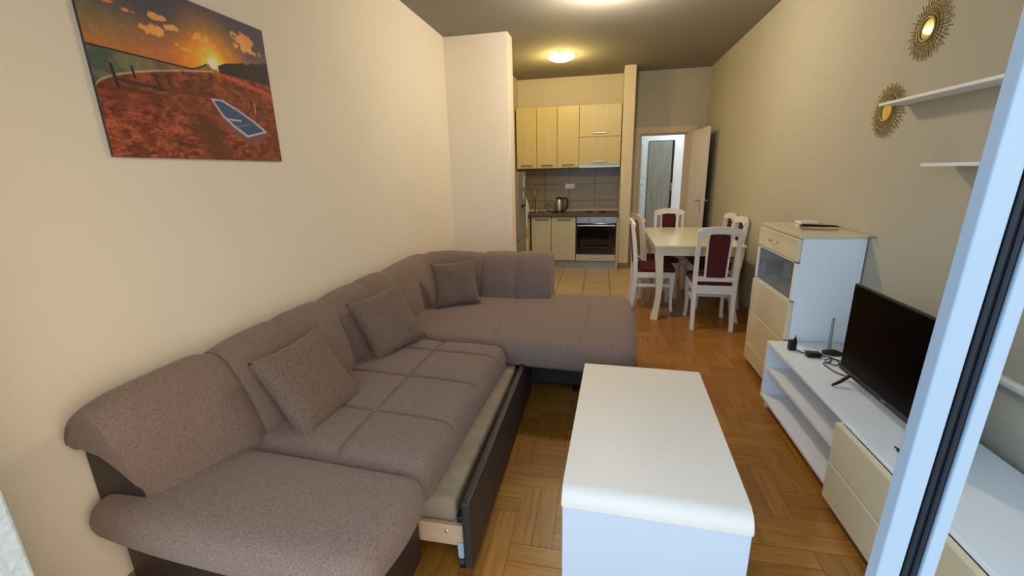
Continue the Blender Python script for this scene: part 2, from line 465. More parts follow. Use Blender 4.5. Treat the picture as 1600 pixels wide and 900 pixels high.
for z0, z1 in ((.15, .75), (.85, 1.25), (1.32, 1.9)): b.box(.675, .74, 8.19, 8.2, z0, z1, .006)
b.done('leaf', mat('bright_white_panel', srgb(225, 240, 248), .3, noise=(3, .02)), d3)
b = B()
for z in (.62, .82, 1.0, 1.2): b.lathe([(0, .012), (.01, .008), (.012, 0), (.01, -.008), (0, -.012)], (.70, 8.18, z), 10)
b.done('knob', M_chrome, d3, smooth=60)

# sliding balcony door sash (right of the camera)
w1 = thing('window_1', 'white framed glass balcony door sash with black rubber gasket', 'window', (.9, .54, 0), kind='structure')
b = B()
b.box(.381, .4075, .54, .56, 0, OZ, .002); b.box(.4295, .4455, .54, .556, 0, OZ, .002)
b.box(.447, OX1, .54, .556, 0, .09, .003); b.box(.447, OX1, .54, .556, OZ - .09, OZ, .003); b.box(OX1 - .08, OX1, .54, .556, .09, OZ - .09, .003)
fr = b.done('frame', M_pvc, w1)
b = B(); b.box(.4075, .4295, .545, .556, 0, OZ); b.tube([(.414, .5445, .02), (.414, .5445, OZ - .02)], .0035, 8); b.tube([(.4235, .5445, .02), (.4235, .5445, OZ - .02)], .0030, 8)
b.done('gasket', M_gask, fr, smooth=60)
B().box(.445, OX1 - .07, .547, .551, .08, OZ - .08).done('glass', M_glass, w1)
w1.rotation_euler = (0, math.radians(1.57), 0); w1.location = (.9 - .031, .54, .03)

# ---------------------------------------------------------------- picture
def painting():
    y0, y1, z0, z1 = 1.250, 2.077, 1.551, 2.166
    root = thing('canvas_picture', 'large canvas print of an orange beach sunset with a small boat', 'picture', (XL, (y0 + y1) / 2, z0))
    NU, NV = 420, 300
    u, v = np.meshgrid(np.linspace(0, 1, NU), np.linspace(0, 1, NV))
    rng = np.random.RandomState(5)
    def vn(fx, fy, seed, oct=4):
        out = np.zeros_like(u); amp = 1; tot = 0
        for o in range(oct):
            r_ = np.random.RandomState(seed + o); gx, gy = int(fx * 2 ** o) + 2, int(fy * 2 ** o) + 2
            g = r_.rand(gy + 1, gx + 1); X = u * (gx - 1); Y = v * (gy - 1)
            xi, yi = X.astype(int), Y.astype(int); fx_, fy_ = X - xi, Y - yi
            fx_ = fx_ * fx_ * (3 - 2 * fx_); fy_ = fy_ * fy_ * (3 - 2 * fy_)
            a = g[yi, xi] * (1 - fx_) + g[yi, xi + 1] * fx_; b_ = g[yi + 1, xi] * (1 - fx_) + g[yi + 1, xi + 1] * fx_
            out += amp * (a * (1 - fy_) + b_ * fy_); tot += amp; amp *= .55
        return out / tot
    S = lambda a, b_, x: np.clip((x - a) / (b_ - a), 0, 1) ** 2 * (3 - 2 * np.clip((x - a) / (b_ - a), 0, 1))
    C3 = lambda r_, g_, b_: np.array([r_, g_, b_], float)
    def mix(a, b_, t): return a * (1 - t[..., None]) + b_ * t[..., None]
    one = np.ones_like(u)[..., None]
    su, sv = .60, .645
    d = np.hypot((u - su) * 1.37, v - sv)
    n1 = vn(5, 5, 1); n2 = vn(12, 10, 20); n3 = vn(40, 30, 40, 3)
    sky = mix(C3(196, 108, 60) * one, C3(78, 72, 88) * one, S(.60, .86, v + .12 * (n1 - .5)))
    sky = mix(sky, C3(132, 118, 74) * one, S(.22, .0, np.abs(v - .70)) * S(.5, .0, u) * .7)
    sky = mix(sky, C3(255, 160, 40) * one, S(.42, .04, d) * .9)
    sky = mix(sky, C3(255, 214, 90) * one, S(.15, .03, d))
    for (cu, cv, ru, rv, s) in ((.329, .735, .09, .035, 11), (.43, .70, .12, .03, 12), (.41, .79, .05, .02, 13), (.55, .79, .08, .05, 14), (.84, .855, .085, .06, 15), (.333, .83, .035, .02, 16), (.50, .69, .1, .02, 17), (.2, .81, .05, .012, 18), (.13, .825, .04, .012, 19), (.93, .81, .06, .03, 21)):
        q = ((u - cu) / ru) ** 2 + ((v - cv - .0) / rv) ** 2 + 3.0 * (n2 - .5) + 2.6 * (n3 - .5)
        sky = mix(sky, mix(C3(226, 120, 78) * one, C3(255, 180, 92) * one, S(.6, .2, np.hypot(u - su, v - sv) + .3 * (n3 - .5))), S(1.1, .3, q) * .85)
    hz = .575 + .075 * S(.45, .62, u) + .0 * u
    img = sky
    # sea
    sea = mix(C3(112, 110, 84) * one, C3(70, 84, 78) * one, S(.35, .65, n2))
    sea = mix(sea, C3(176, 110, 62) * one, S(.15, .5, u) * .75)
    shore = .357 + (.583 - .357) * np.clip(u / .578, 0, 1) ** .55
    m_sea = ((v < hz) & (u < .62)).astype(float)
    img = mix(img, sea, m_sea)
    img = mix(img, C3(52, 40, 40) * one, ((np.abs(v - hz) < .006) & (u < .56)).astype(float))
    img = mix(img, C3(206, 178, 118) * one, ((v < shore + .012) & (v > shore - .02)).astype(float) * .6 * (u < .6))
    # sand
    sand = mix(C3(132, 66, 46) * one, C3(176, 92, 60) * one, S(.35, .65, vn(26, 34, 60, 4)))
    wav = vn(16, 26, 80, 4); ridge = 1 - np.abs(2 * wav - 1)
    sand = mix(sand, C3(226, 112, 78) * one, S(.84, .98, ridge) * S(.42, .1, v) * (u < .75) * .9)
    sand = mix(sand, C3(92, 46, 34) * one, S(.5, .75, vn(22, 34, 90)) * .7)
    sand = mix(sand, C3(110, 66, 44) * one, S(.14, .02, np.abs(u - (.45 + .3 * (.35 - v)))) * S(.38, .2, v) * .8)
    sand = sand * .84
    m_s = ((v < shore) & (u < .6) | (u >= .6) & (v < .60)).astype(float)
    img = mix(img, sand, m_s)
    img = mix(img, C3(214, 78, 52) * one, S(.028, .0, np.abs(v - (.585 - .07 * np.clip((u - .66) / .33, 0, 1)))) * (u > .62) * .8)
    # dark dunes right
    top = .645 + .11 * np.clip((u - .64) / .36, 0, 1) ** .8 + .03 * (vn(30, 2, 7) - .5)
    img = mix(img, C3(50, 42, 44) * one, ((u > .63) & (v < top) & (v > .592)).astype(float))
    # sun glow
    img = mix(img, C3(255, 245, 200) * one, S(.048, .026, d) * (v > .60))
    img = mix(img, C3(235, 90, 60) * one, S(.02, .0, np.abs(u - su - .02)) * S(.5, .6, v) * (v < .6) * .6)
    # groyne rail and posts
    def seg(p, q, w, col, a=1.0):
        nonlocal img
        px, py = q[0] - p[0], q[1] - p[1]; L = px * px + py * py
        t = np.clip(((u - p[0]) * px + (v - p[1]) * py) / L, 0, 1)
        dd = np.hypot((u - p[0] - t * px) * 1.37, v - p[1] - t * py)
        img = mix(img, C3(*col) * one, S(w, w * .6, dd) * a)
    seg((.09, .425), (.31, .41), .012, (70, 48, 40)); seg((.31, .41), (.55, .42), .010, (96, 58, 42)); seg((.55, .42), (1, .345), .010, (104, 62, 44))
    seg((.10, .385), (.30, .37), .009, (80, 52, 40), .8)
    for p, q, w in (((.078, .495), (.088, .38), .012), ((.165, .505), (.168, .45), .010), ((.266, .48), (.282, .41), .008), ((.326, .495), (.331, .44), .007), ((.41, .55), (.412, .52), .004), ((.45, .548), (.452, .525), .004)):
        seg(p, q, w, (48, 38, 36))
    seg((.41, .545), (.53, .54), .003, (60, 44, 38)); seg((.843, .42), (.843, .36), .010, (190, 120, 84)); seg((.80, .43), (.80, .39), .006, (170, 100, 70))
    # boat
    def poly(pts, col, a=1.0):
        nonlocal img
        ins = np.zeros_like(u, bool); n = len(pts)
        for i in range(n):
            (xa, ya), (xb, yb) = pts[i], pts[(i + 1) % n]
            c = ((ya > v) != (yb > v)) & (u < (xb - xa) * (v - ya) / (yb - ya + 1e-12) + xa)
            ins ^= c
        img = mix(img, C3(*col) * one, ins.astype(float) * a)
    poly([(.545, .405), (.60, .25), (.70, .15), (.81, .10), (.92, .21), (.75, .165), (.62, .28)], (122, 82, 72))
    poly([(.543, .41), (.62, .415), (.72, .36), (.83, .29), (.915, .222), (.749, .168), (.66, .235), (.60, .30)], (176, 176, 188))
    poly([(.56, .40), (.61, .403), (.70, .358), (.80, .295), (.885, .228), (.755, .186), (.67, .25), (.61, .31)], (66, 82, 112))
    seg((.63, .285), (.72, .285), .008, (170, 172, 186)); seg((.68, .24), (.79, .27), .004, (110, 120, 146))
    img = np.clip(img * (1.02 + .2 * n3[..., None]), 0, 255) / 255
    lin = np.where(img <= .04045, img / 12.92, ((img + .055) / 1.055) ** 2.4)
    X = XL + .011
    me = bpy.data.meshes.new('print')
    ys = y0 + u * (y1 - y0) - root.location.y; zs = z0 + v * (z1 - z0) - root.location.z
    co_ = np.stack([np.full_like(u, X - root.location.x), ys, zs], -1).reshape(-1, 3)
    idx = np.arange(NU * NV).reshape(NV, NU)
    q = np.stack([idx[:-1, :-1], idx[:-1, 1:], idx[1:, 1:], idx[1:, :-1]], -1).reshape(-1, 4)
    me.vertices.add(len(co_)); me.vertices.foreach_set('co', co_.ravel())
    me.loops.add(q.size); me.loops.foreach_set('vertex_index', q.ravel().astype(np.int32))
    me.polygons.add(len(q)); me.polygons.foreach_set('loop_start', (np.arange(len(q)) * 4).astype(np.int32))
    me.update(calc_edges=True)
    ca = me.color_attributes.new('paint', 'FLOAT_COLOR', 'POINT')
    rgba = np.concatenate([lin.reshape(-1, 3), np.ones((NU * NV, 1))], 1)
    ca.data.foreach_set('color', rgba.ravel().astype(np.float32))
    me.materials.append(attr_mat('sunset_print', 'paint'))
    o = bpy.data.objects.new('print', me); COL.objects.link(o); o.parent = root
    B().box(XL + .001, X - .0008, y0, y1, z0, z1).done('canvas_frame', M_canvas_edge, root)
painting()

# ---------------------------------------------------------------- sofa
def patch(b, P, lx, ly, z0, z1, r=.05, crown=.015, seams_s=(), seams_t=(), res=.03, gd=.012, tuck=.012, flat=()):
    """cushion: P(s,t)->(x,y); seams given as fractions; flat: set of edges ('s0','s1','t0','t1') left square"""
    def nodes(L, s0f, s1f, seams):
        pts = set()
        arc = [r * (1 - math.cos(a)) for a in np.linspace(0, PI / 2, 7)]
        lo = 0 if s0f else r; hi = L if s1f else L - r
        if not s0f: pts.update(round(a, 5) for a in arc)
        if not s1f: pts.update(round(L - a, 5) for a in arc)
        n = max(2, int((hi - lo) / res))
        pts.update(round(lo + (hi - lo) * i / n, 5) for i in range(n + 1))
        for q in seams:
            for k in (-.03, -.018, -.01, -.004, 0, .004, .01, .018, .03): pts.add(round(q * L + k, 5))
        out = []
        for p in sorted(pts):
            if not out or p - out[-1] > .0015: out.append(p)
        return [min(1, max(0, p / L)) for p in out]
    S_ = nodes(lx, 's0' in flat, 's1' in flat, seams_s); T_ = nodes(ly, 't0' in flat, 't1' in flat, seams_t)
    def zf(s, t):
        ds0 = 9 if 's0' in flat else s * lx; ds1 = 9 if 's1' in flat else (1 - s) * lx
        dt0 = 9 if 't0' in flat else t * ly; dt1 = 9 if 't1' in flat else (1 - t) * ly
        qx = max(0, r - min(ds0, ds1)) / r; qy = max(0, r - min(dt0, dt1)) / r
        h = math.hypot(qx, qy); k = 1.0
        if h > 1: k = 1 / h; h = 1
        drop = r * (1 - math.sqrt(max(0, 1 - h * h)))
        if k < 1:
            if qx > 0:
                nd = r - qx * k * r
                s = nd / lx if ds0 < ds1 else 1 - nd / lx
            if qy > 0:
                nd = r - qy * k * r
                t = nd / ly if dt0 < dt1 else 1 - nd / ly
        z = z1 - drop + crown * (math.sin(PI * s) * math.sin(PI * t)) ** .5 if 0 < s < 1 and 0 < t < 1 else z1 - drop
        g = 0
        e = max(0, 1 - h * h)
        bs = [0] + list(seams_s) + [1]; bt = [0] + list(seams_t) + [1]
        if seams_s or seams_t:
            def seg(x, bb):
                for a, c in zip(bb, bb[1:]):
                    if a <= x <= c: return (x - a) / (c - a)
                return 0
            z += .012 * (math.sin(PI * seg(s, bs)) * math.sin(PI * seg(t, bt))) ** .5 * e if 0 < seg(s, bs) < 1 and 0 < seg(t, bt) < 1 else 0
            for q in seams_s: g = max(g, math.exp(-((s - q) * lx / .009) ** 2))
            for q in seams_t: g = max(g, math.exp(-((t - q) * ly / .009) ** 2))
        z -= gd * g
        x, y = P(s, t)
        return (x, y, z)
    rows = [[zf(s, t) for t in T_] for s in S_]
    V = b.grid(rows)
    ns, ntt = len(S_), len(T_)
    ring = [V[i][0] for i in range(ns)] + [V[ns - 1][j] for j in range(1, ntt)] + [V[i][ntt - 1] for i in range(ns - 2, -1, -1)] + [V[0][j] for j in range(ntt - 2, 0, -1)]
    cx = sum(v.co.x for v in ring) / len(ring); cyy = sum(v.co.y for v in ring) / len(ring)
    prev = ring
    for (zz, tk) in ((.35, 0.0), (.75, tuck * .3), (1.0, tuck)):
        nr = []
        for v in ring:
            d = Vector((cx - v.co.x, cyy - v.co.y, 0)); L = d.length
            nr.append(b.bm.verts.new((v.co.x + d.x / L * tk, v.co.y + d.y / L * tk, v.co.z + (z0 - v.co.z) * zz)))
        for i in range(len(ring)):
            j = (i + 1) % len(ring)
            b.bm.faces.new((prev[i], prev[j], nr[j], nr[i]))
        prev = nr
    b.bm.faces.new(prev)

def bil(A, Bp, Cp, D, bow=(0, 0, 0, 0)):
    """A(s0,t0) B(s1,t0) C(s1,t1) D(s0,t1), bow outward of edges t0,s1,t1,s0"""
    def P(s, t):
        x = A[0] * (1 - s) * (1 - t) + Bp[0] * s * (1 - t) + Cp[0] * s * t + D[0] * (1 - s) * t
        y = A[1] * (1 - s) * (1 - t) + Bp[1] * s * (1 - t) + Cp[1] * s * t + D[1] * (1 - s) * t
        ps, pt = 4 * s * (1 - s), 4 * t * (1 - t)
        y -= bow[0] * ps * (1 - t); y += bow[2] * ps * t; x += bow[1] * pt * s; x -= bow[3] * pt * (1 - s)
        return x, y
    return P

sofa = thing('corner_sofa', 'long taupe fabric corner sofa with dark leatherette base and chaise', 'sofa', (-.9, 2.2, 0))
# seats
b = B(); patch(b, bil((-1.66, .860), (-.60, .80), (-.575, 1.205), (-1.55, 1.27), (.03, .03, 0, .0)), 1.0, .42, .335, .448, .065, .012, tuck=.03)
b.done('seat_cushion', M_fab, sofa, smooth=180)
ytv = (2.385 - 1.215)
b = B(); patch(b, bil((-1.38, 1.265), (-.585, 1.205), (-.535, 2.40), (-1.38, 2.46), (0, .0, 0, 0)), .85, 1.18, .29, .445, .07, .01,
      (.515,), (.27, .555, .84), gd=.014)
b.done('seat_cushion', M_fab, sofa, smooth=180)
b = B(); patch(b, bil((-1.42, 2.465), (.215, 2.36), (.265, 3.60), (-1.42, 3.60), (0, .03, 0, 0)), 1.66, 1.15, .30, .445, .08, .01, (.45, .80), (), gd=.005)
b.done('chaise_cushion', M_fab, sofa, smooth=180)

# back: profile sweep
WX, WY = -1.652, 3.69
PROF = [(.36, .40), (.345, .46), (.33, .53), (.305, .60), (.275, .665), (.245, .725), (.215, .772), (.18, .802), (.14, .817), (.10, .812), (.06, .79), (.03, .755), (.01, .71), (.0, .65), (.0, .45), (.0, .25), (.10, .22), (.28, .24)]
def frame_at(path, s):
    # path: list of (x,y,nx,ny)
    k = s * (len(path) - 1); i = min(int(k), len(path) - 2); t = k - i
    a, c = path[i], path[i + 1]
    return [a[j] * (1 - t) + c[j] * t for j in range(4)]
def panel(b, path, n=22, puff=.022, creases=(), pf=None, PF=None):
    PF = PF or PROF
    secs = []
    for i in range(n + 1):
        t = i / n
        t = .5 - .5 * math.cos(PI * t) if True else t
        x, y, nx, ny = frame_at(path, t)
        e = 1 - abs(2 * t - 1) ** 5
        off = -puff * (1 - e)
        for c in creases: off -= .016 * math.exp(-((t - c) / .035) ** 2)
        pts = []
        for k, (d, z) in enumerate(PF):
            ysh = 0
            if pf:
                ysh = .065 * (1 - t) ** 2 * max(0, min(1, (.72 - z) / .27)); d, z = pf(t, d, z, k)
            # normal of profile
            a = PF[max(0, k - 1)]; c_ = PF[min(len(PF) - 1, k + 1)]
            tx, tz = c_[0] - a[0], c_[1] - a[1]; L = math.hypot(tx, tz) or 1
            n_d, n_z = -tz / L * -1, tx / L * -1
            w = 1 if k < 13 else .2
            fall = 1
            if creases and z < .5: fall = .4
            dd = d + n_d * off * w; zz = z + n_z * off * w
            pts.append((x + nx * dd, y + ny * dd + ysh, zz))
        secs.append(pts)
    if PF is PROF:
        b.loft(secs)
        return b
    V = [[b.bm.verts.new(p) for p in q] for q in secs]; n_ = len(V[0])
    for i in range(len(V) - 1):
        for j in range(n_):
            k = (j + 1) % n_
            b.bm.faces.new((V[i][j], V[i][k], V[i + 1][k], V[i + 1][j]))
    for ring in (V[0], V[-1]):
        A_, B_ = ring[:12], ring[12:][::-1]        # front line and inner line, both from the bottom up
        i = j = 0
        while i < len(A_) - 1 or j < len(B_) - 1:
            if j == len(B_) - 1 or (i < len(A_) - 1 and i / (len(A_) - 1) <= j / (len(B_) - 1)):
                b.bm.faces.new((A_[i], A_[i + 1], B_[j])); i += 1
            else:
                b.bm.faces.new((A_[i], B_[j + 1], B_[j])); j += 1
    return b
def line(p, q, n, k=2):
    return [(p[0] + (q[0] - p[0]) * i / (k - 1), p[1] + (q[1] - p[1]) * i / (k - 1), n[0], n[1]) for i in range(k)]
# near end panel: leans to the wall and flares at its end
def pf_near(t, d, z, k=0):
    w = 1 - t
    low = max(0, min(1, (.74 - z) / .29))
    d2 = d - w * (.13 * low if d > .05 else 0)
    if k > 12 and d > .05: d2 += .065 * w * low
    if z < .5 and d > .15: z += .035 * w
    return max(d2, 0), z
PROF_N = PROF[:12] + [(.006, .71), (.004, .665), (.03, .64), (.08, .645), (.14, .625), (.19, .57), (.235, .50), (.285, .43)]
b = B(); panel(b, line((WX, .865), (WX, 1.33), (1, .0)), 24, .03, (), pf_near, PROF_N); b.done('back_cushion', M_fab, sofa, smooth=60)
b = B(); panel(b, line((WX, 1.33), (WX, 2.05), (1, 0)), 34, .02, (.5,)); b.done('back_cushion', M_fab, sofa, smooth=60)
b = B(); panel(b, line((WX, 2.05), (WX, 2.77), (1, 0)), 34, .02, (.5,)); b.done('back_cushion', M_fab, sofa, smooth=60)
R = .42; cxx, cyy_ = WX + R, WY - R
arc = [(cxx - R * math.cos(a), cyy_ + R * math.sin(a), math.cos(a), -math.sin(a)) for a in np.linspace(0, PI / 2, 13)]
k1 = line((WX, 2.77), (WX, WY - R), (1, 0), 8)[:-1] + arc + line((cxx, WY), (-.975, WY), (0, -1), 5)[1:]
b = B(); panel(b, k1, 48, .02, (.50,)); b.done('corner_cushion', M_fab, sofa, smooth=60)
b = B(); panel(b, line((-.975, WY), (-.68, WY), (0, -1)), 20, .016); b.done('back_cushion', M_fab, sofa, smooth=60)
b = B(); panel(b, line((-.68, WY), (-.385, WY), (0, -1)), 20, .016); b.done('back_cushion', M_fab, sofa, smooth=60)
# dark structure under and at the near end of the back
b = B(); b.prism([(-1.655, .33), (-1.455, .33), (-1.45, .47), (-1.485, .56), (-1.535, .615), (-1.60, .635), (-1.655, .64)], .925, 1.30, 'y', .006)
b.done('back_end_panel', M_lea, sofa)
# bases
b = B()
b.prism([(-1.64, .96), (-1.60, .925), (-.80, .865), (-.68, .92), (-.64, 1.05), (-.635, 1.22), (-1.64, 1.22)], .03, .345, 'z', .02)
b.done('base', M_lea, sofa, smooth=30)
b = B(); b.box(-1.62, -.93, 1.22, 2.68, .03, .285, .01); b.box(-.93, -.64, 2.66, 2.72, .03, .285, .01); b.done('base', M_lea, sofa)
b = B(); b.box(-1.62, .13, 2.69, 3.52, .045, .305, .015, 3); b.done('base', M_lea, sofa)
b = B(); b.box(-1.64, -.40, 3.52, 3.68, .045, .40, .015); b.done('back_base', M_lea, sofa)
for x, y in ((-.14, 2.71), (.09, 2.74), (.09, 3.45), (-1.5, 3.45)):
    B().cyl((x, y, 0), (x, y, .048), .016, .022).done('foot', M_black, sofa, smooth=40)
for x, y in ((-1.5, 1.0), (-.75, 1.0)):
    B().cyl((x, y, 0), (x, y, .035), .022, .026).done('foot', M_black, sofa, smooth=40)
# pull out bed
po = B().box(-.466, -.431, 1.222, 2.655, .028, .318, .010, 3).done('pull_out_panel', M_lea, sofa, 'dark leatherette front panel of the pulled out bed')
b = B(); patch(b, bil((-.92, 1.245), (-.495, 1.245), (-.488, 2.42), (-.92, 2.42)), .42, 1.35, .205, .305, .022, .006, res=.06); b.done('bed_mattress', M_matt, sofa, 'beige plush mattress of the pull out bed', smooth=180)
b = B(); b.box(-.90, -.4625, 1.245, 1.265, .105, .195, .002); b.box(-.90, -.4625, 2.58, 2.60, .105, .195, .002); b.box(-.90, -.4625, 1.27, 2.58, .185, .20)
brd = b.done('bed_rail', M_plyw, sofa, 'pale plywood rail of the pull out bed')
b = B(); b.lathe([(0, .004), (.005, .003), (.007, 0), (0, 0)], (0, 0, 0), 12)
for v in b.bm.verts: v.co = Vector((-.535 + v.co.x, 1.245 - v.co.z, .165 + v.co.y))
b.done('screw', M_chrome, brd, smooth=60)
b = B()
b.prism([(-.492, .125), (-.468, .125), (-.468, .065), (-.473, .055), (-.487, .055), (-.492, .065)], 1.238, 1.2445, 'y')
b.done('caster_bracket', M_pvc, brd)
b = B(); b.cyl((-.488, 1.256, .026), (-.470, 1.256, .026), .025, n=20); b.box(-.485, -.473, 1.25, 1.262, .03, .11)
b.done('caster_wheel', M_black, brd, smooth=40)
b = B(); b.prism([(-.495, .205), (-.464, .205), (-.463, .222), (-.475, .232), (-.495, .228)], 1.25, 1.30, 'y', .003); b.done('latch', M_green, brd)

# throw pillows
def pillow(center, e1, e2, s, label, thick=.06):
    e1 = Vector(e1).normalized(); e2 = Vector(e2); e2 = (e2 - e1 * e2.dot(e1)).normalized(); n = e1.cross(e2)
    c = Vector(center); b = B(); N = 26
    front, back = [], []
    def P(a, c2, sg):
        x, y = 2 * a - 1, 2 * c2 - 1
        pin = 1 - .05 * (1 - x * x) * abs(y) ** 3; pin2 = 1 - .05 * (1 - y * y) * abs(x) ** 3
        px = x * s / 2 * pin2 * (1 - .045 * (1 - y * y) * (abs(x) > .0)); py = y * s / 2 * pin * (1 - .045 * (1 - x * x))
        h = thick * max(0, (1 - x ** 4) * (1 - y ** 4)) ** .5
        h *= 1 + .10 * math.sin(5 * x + 3 * y) * .5
        return c + e1 * px + e2 * py + n * (h * sg)
    for sg in (1, -1):
        b.grid([[P(i / N, j / N, sg) for j in range(N + 1)] for i in range(N + 1)])
    o = b.done('throw_pillow', M_pil, smooth=180)
    base = c - e2 * s / 2; rebase(o, (c.x, c.y, min(v.co.z for v in o.data.vertices)))
    tag(o, label, 'pillow', None)
    return o
pillow((-1.235, 1.515, .596), (.02, .38, .01), (-.20, .02, .34), .40, 'square taupe throw pillow nearest the camera on the sofa', .06)
pillow((-1.23, 2.235, .622), (.13, .33, .035), (-.17, .09, .34), .385, 'square taupe throw pillow standing in the middle of the sofa', .055)
pillow((-1.11, 3.13, .628), (.30, .15, .01), (-.06, .12, .36), .36, 'square taupe throw pillow in the far corner of the sofa', .055)

# ---------------------------------------------------------------- coffee table
ct = thing('coffee_table', 'white gloss coffee table with rounded waterfall ends beside the sofa', 'table', (.213, 1.725, 0), math.radians(-2.3))
L2, Wd, HT, RR, TH = .525, .295, .435, .05, .062
def uprof():
    o = [(L2 - .0, .372)]
    for a in np.linspace(0, PI / 2, 9): o.append((L2 - RR + RR * math.cos(a), HT - RR + RR * math.sin(a)))
    full = o + [(-y, z) for y, z in o[::-1]]
    ri = .03; inn = [(-(L2 - .03), .372)]
    for a in np.linspace(0, PI / 2, 6): inn.append((-(L2 - .03 - ri + ri * math.cos(a)), HT - .05 - ri + ri * math.sin(a)))
    return full + inn + [(-y, z) for y, z in inn[::-1]]
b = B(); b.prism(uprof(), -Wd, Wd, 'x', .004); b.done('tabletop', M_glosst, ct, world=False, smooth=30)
for sgn in (-1, 1):
    b = B(); y0, y1 = sorted((sgn * (L2 - .006), sgn * (L2 - .036)))
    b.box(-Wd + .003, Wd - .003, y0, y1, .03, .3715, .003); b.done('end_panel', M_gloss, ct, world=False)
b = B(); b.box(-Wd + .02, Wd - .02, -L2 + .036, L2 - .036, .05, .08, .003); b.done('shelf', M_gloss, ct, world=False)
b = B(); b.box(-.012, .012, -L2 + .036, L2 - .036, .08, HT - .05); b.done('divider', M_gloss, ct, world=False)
for sx in (-1, 1):
    for s2 in (-1, 1):
        B().cyl((sx * .24, s2 * .49, 0), (sx * .24, s2 * .49, .032), .015, .018).done('foot', M_black, ct, world=False, smooth=40)

# ---------------------------------------------------------------- tall display cabinet
tc = thing('display_cabinet', 'tall white cabinet with cream gloss fronts and a glass window by the right wall', 'cabinet', (1.3, 3.07, 0))
cx0, cx1, y0, y1 = 1.135, 1.478, 2.754, 3.40
b = B()
b.box(cx0 + .018, cx1, y0, y0 + .018, .045, 1.052); b.box(cx0 + .018, cx1, y1 - .018, y1, .045, 1.052)
b.box(cx1 - .008, cx1, y0 + .018, y1 - .018, .045, 1.052); b.box(cx0 + .018, cx1 - .008, y0 + .018, y1 - .018, .045, .063)
b.box(cx0 + .018, cx1 - .008, y0 + .018, y1 - .018, .655, .673); b.box(cx0 + .018, cx1 - .008, y0 + .018, y1 - .018, .905, .92)
b.done('carcass', M_white, tc)
B().box(cx0 + .002, cx1, y0 - .004, y1 + .004, 1.053, 1.075, .003).done('top_panel', M_cream, tc)
dr = B().box(cx0 - .004, cx0 + .018, y0, y1, .915, 1.050, .006).done('drawer', M_cream, tc)
b = B(); ym = (y0 + y1) / 2 + .02
b.tube([(cx0 - .004, ym + .065, .985), (cx0 - .022, ym + .06, .985), (cx0 - .026, ym, .983), (cx0 - .022, ym - .06, .985), (cx0 - .004, ym - .065, .985)], .0045); b.done('handle', M_chrome, dr, smooth=60)
for z0, z1 in ((.425, .668), (.175, .420), (.04, .170)):
    B().box(cx0 - .012, cx0 + .018, y0, y1, z0, z1, .006).done('drawer_front', M_cream, tc)
b = B(); b.box(cx0, cx0 + .018, y0, y1, .6705, .676); b.box(cx0, cx0 + .018, y0, y1, .906, .9125); b.box(cx0, cx0 + .018, y0, y0 + .03, .67, .913); b.box(cx0, cx0 + .018, y1 - .03, y1, .67, .913)
gd = b.done('glass_door_frame', M_white, tc)
B().box(cx0 + .006, cx0 + .010, y0 + .03, y1 - .03, .67, .913).done('glass_pane', M_cglass, gd)
B().box(cx0 + .03, cx1 - .01, y0 + .02, y1 - .02, .80, .806).done('glass_shelf', mat('shelf_glass', srgb(90, 110, 112), .05, alpha=.6), tc)
for x in (1.17, 1.45):
    for y in (2.79, 3.36):
        B().cyl((x, y, 0), (x, y, .046), .014).done('foot', M_gask, tc, smooth=40)

# objects on it
b = B()
pts = [(1.285, 3.12), (1.34, 3.105), (1.40, 3.085), (1.455, 3.07)]
secs = []
for i, t in enumerate(np.linspace(0, 1, 14)):
    x = 1.275 + t * .195; y = 3.125 - t * .065
    w = .026 - .008 * S_(t) if False else .026 - .010 * t; hgt = .020 - .008 * t
    if i in (0, 13): w *= .6; hgt *= .6
    ring = []
    for k in range(12):
        a = 2 * PI * k / 12
        ring.append((x + .3 * w * math.cos(a) * .3, y + w * math.cos(a), 1.0765 + hgt / 2 + .004 * t + hgt / 2 * math.sin(a) * 1.0 + .001))
    secs.append(ring)
b.loft(secs)
b.box(1.40, 1.44, 3.065, 3.085, 1.0915, 1.094)
rc = b.done('remote_control', M_black, smooth=50); rebase(rc, (1.37, 3.09, 1.0755)); tag(rc, 'long black remote control lying on top of the tall cabinet', 'remote')
b = B(); b.box(1.33, 1.44, 3.25, 3.35, 1.075, 1.095, .005)
o = b.done('white_box', M_wpla); rebase(o, (1.385, 3.3, 1.075)); tag(o, 'flat white box behind the remote on the tall cabinet', 'box')
b = B(); b.cyl((XR, 2.706, 1.07), (XR - .03, 2.706, 1.07), .006, .005, 10); b.cyl((XR - .028, 2.706, 1.07), (XR - .034, 2.706, 1.07), .010, .009, 12)
o = b.done('wall_screw', M_grey, smooth=40); rebase(o, (XR, 2.706, 1.07)); tag(o, 'small grey screw sticking out of the wall beside the tall cabinet', 'screw')

# ---------------------------------------------------------------- tv stand
tv = thing('tv_stand', 'long low white TV stand with open shelves and cream drawers along the right wall', 'tv stand', (1.25, 1.87, 0))
tx0, tx1, ty0, ty1, yd = 1.03, 1.44, .98, 2.735, 1.86
b = B(); b.box(tx0, tx1, ty0, ty1, .408, .426, .002); b.done('top_board', M_white, tv)
b = B(); b.box(tx0, tx1, ty0, ty1, .055, .073, .001); b.done('bottom_board', M_white, tv)
for y in (ty0, yd - .018, ty1 - .018):
    B().box(tx0 + .001, tx1 - .001, y, y + .018, .073, .408).done('side_panel', M_white, tv)
B().box(tx0 + .012, tx1, yd, ty1 - .018, .238, .256).done('shelf', M_white, tv)
B().box(tx1 - .006, tx1, ty0 + .018, ty1 - .018, .073, .408).done('back_panel', M_white, tv)
for z0, z1 in ((.222, .4075), (.035, .216)):
    B().box(tx0 - .026, tx0 + .0005, ty0 + .002, yd - .002, z0, z1, .006).done('drawer_front', M_cream, tv)
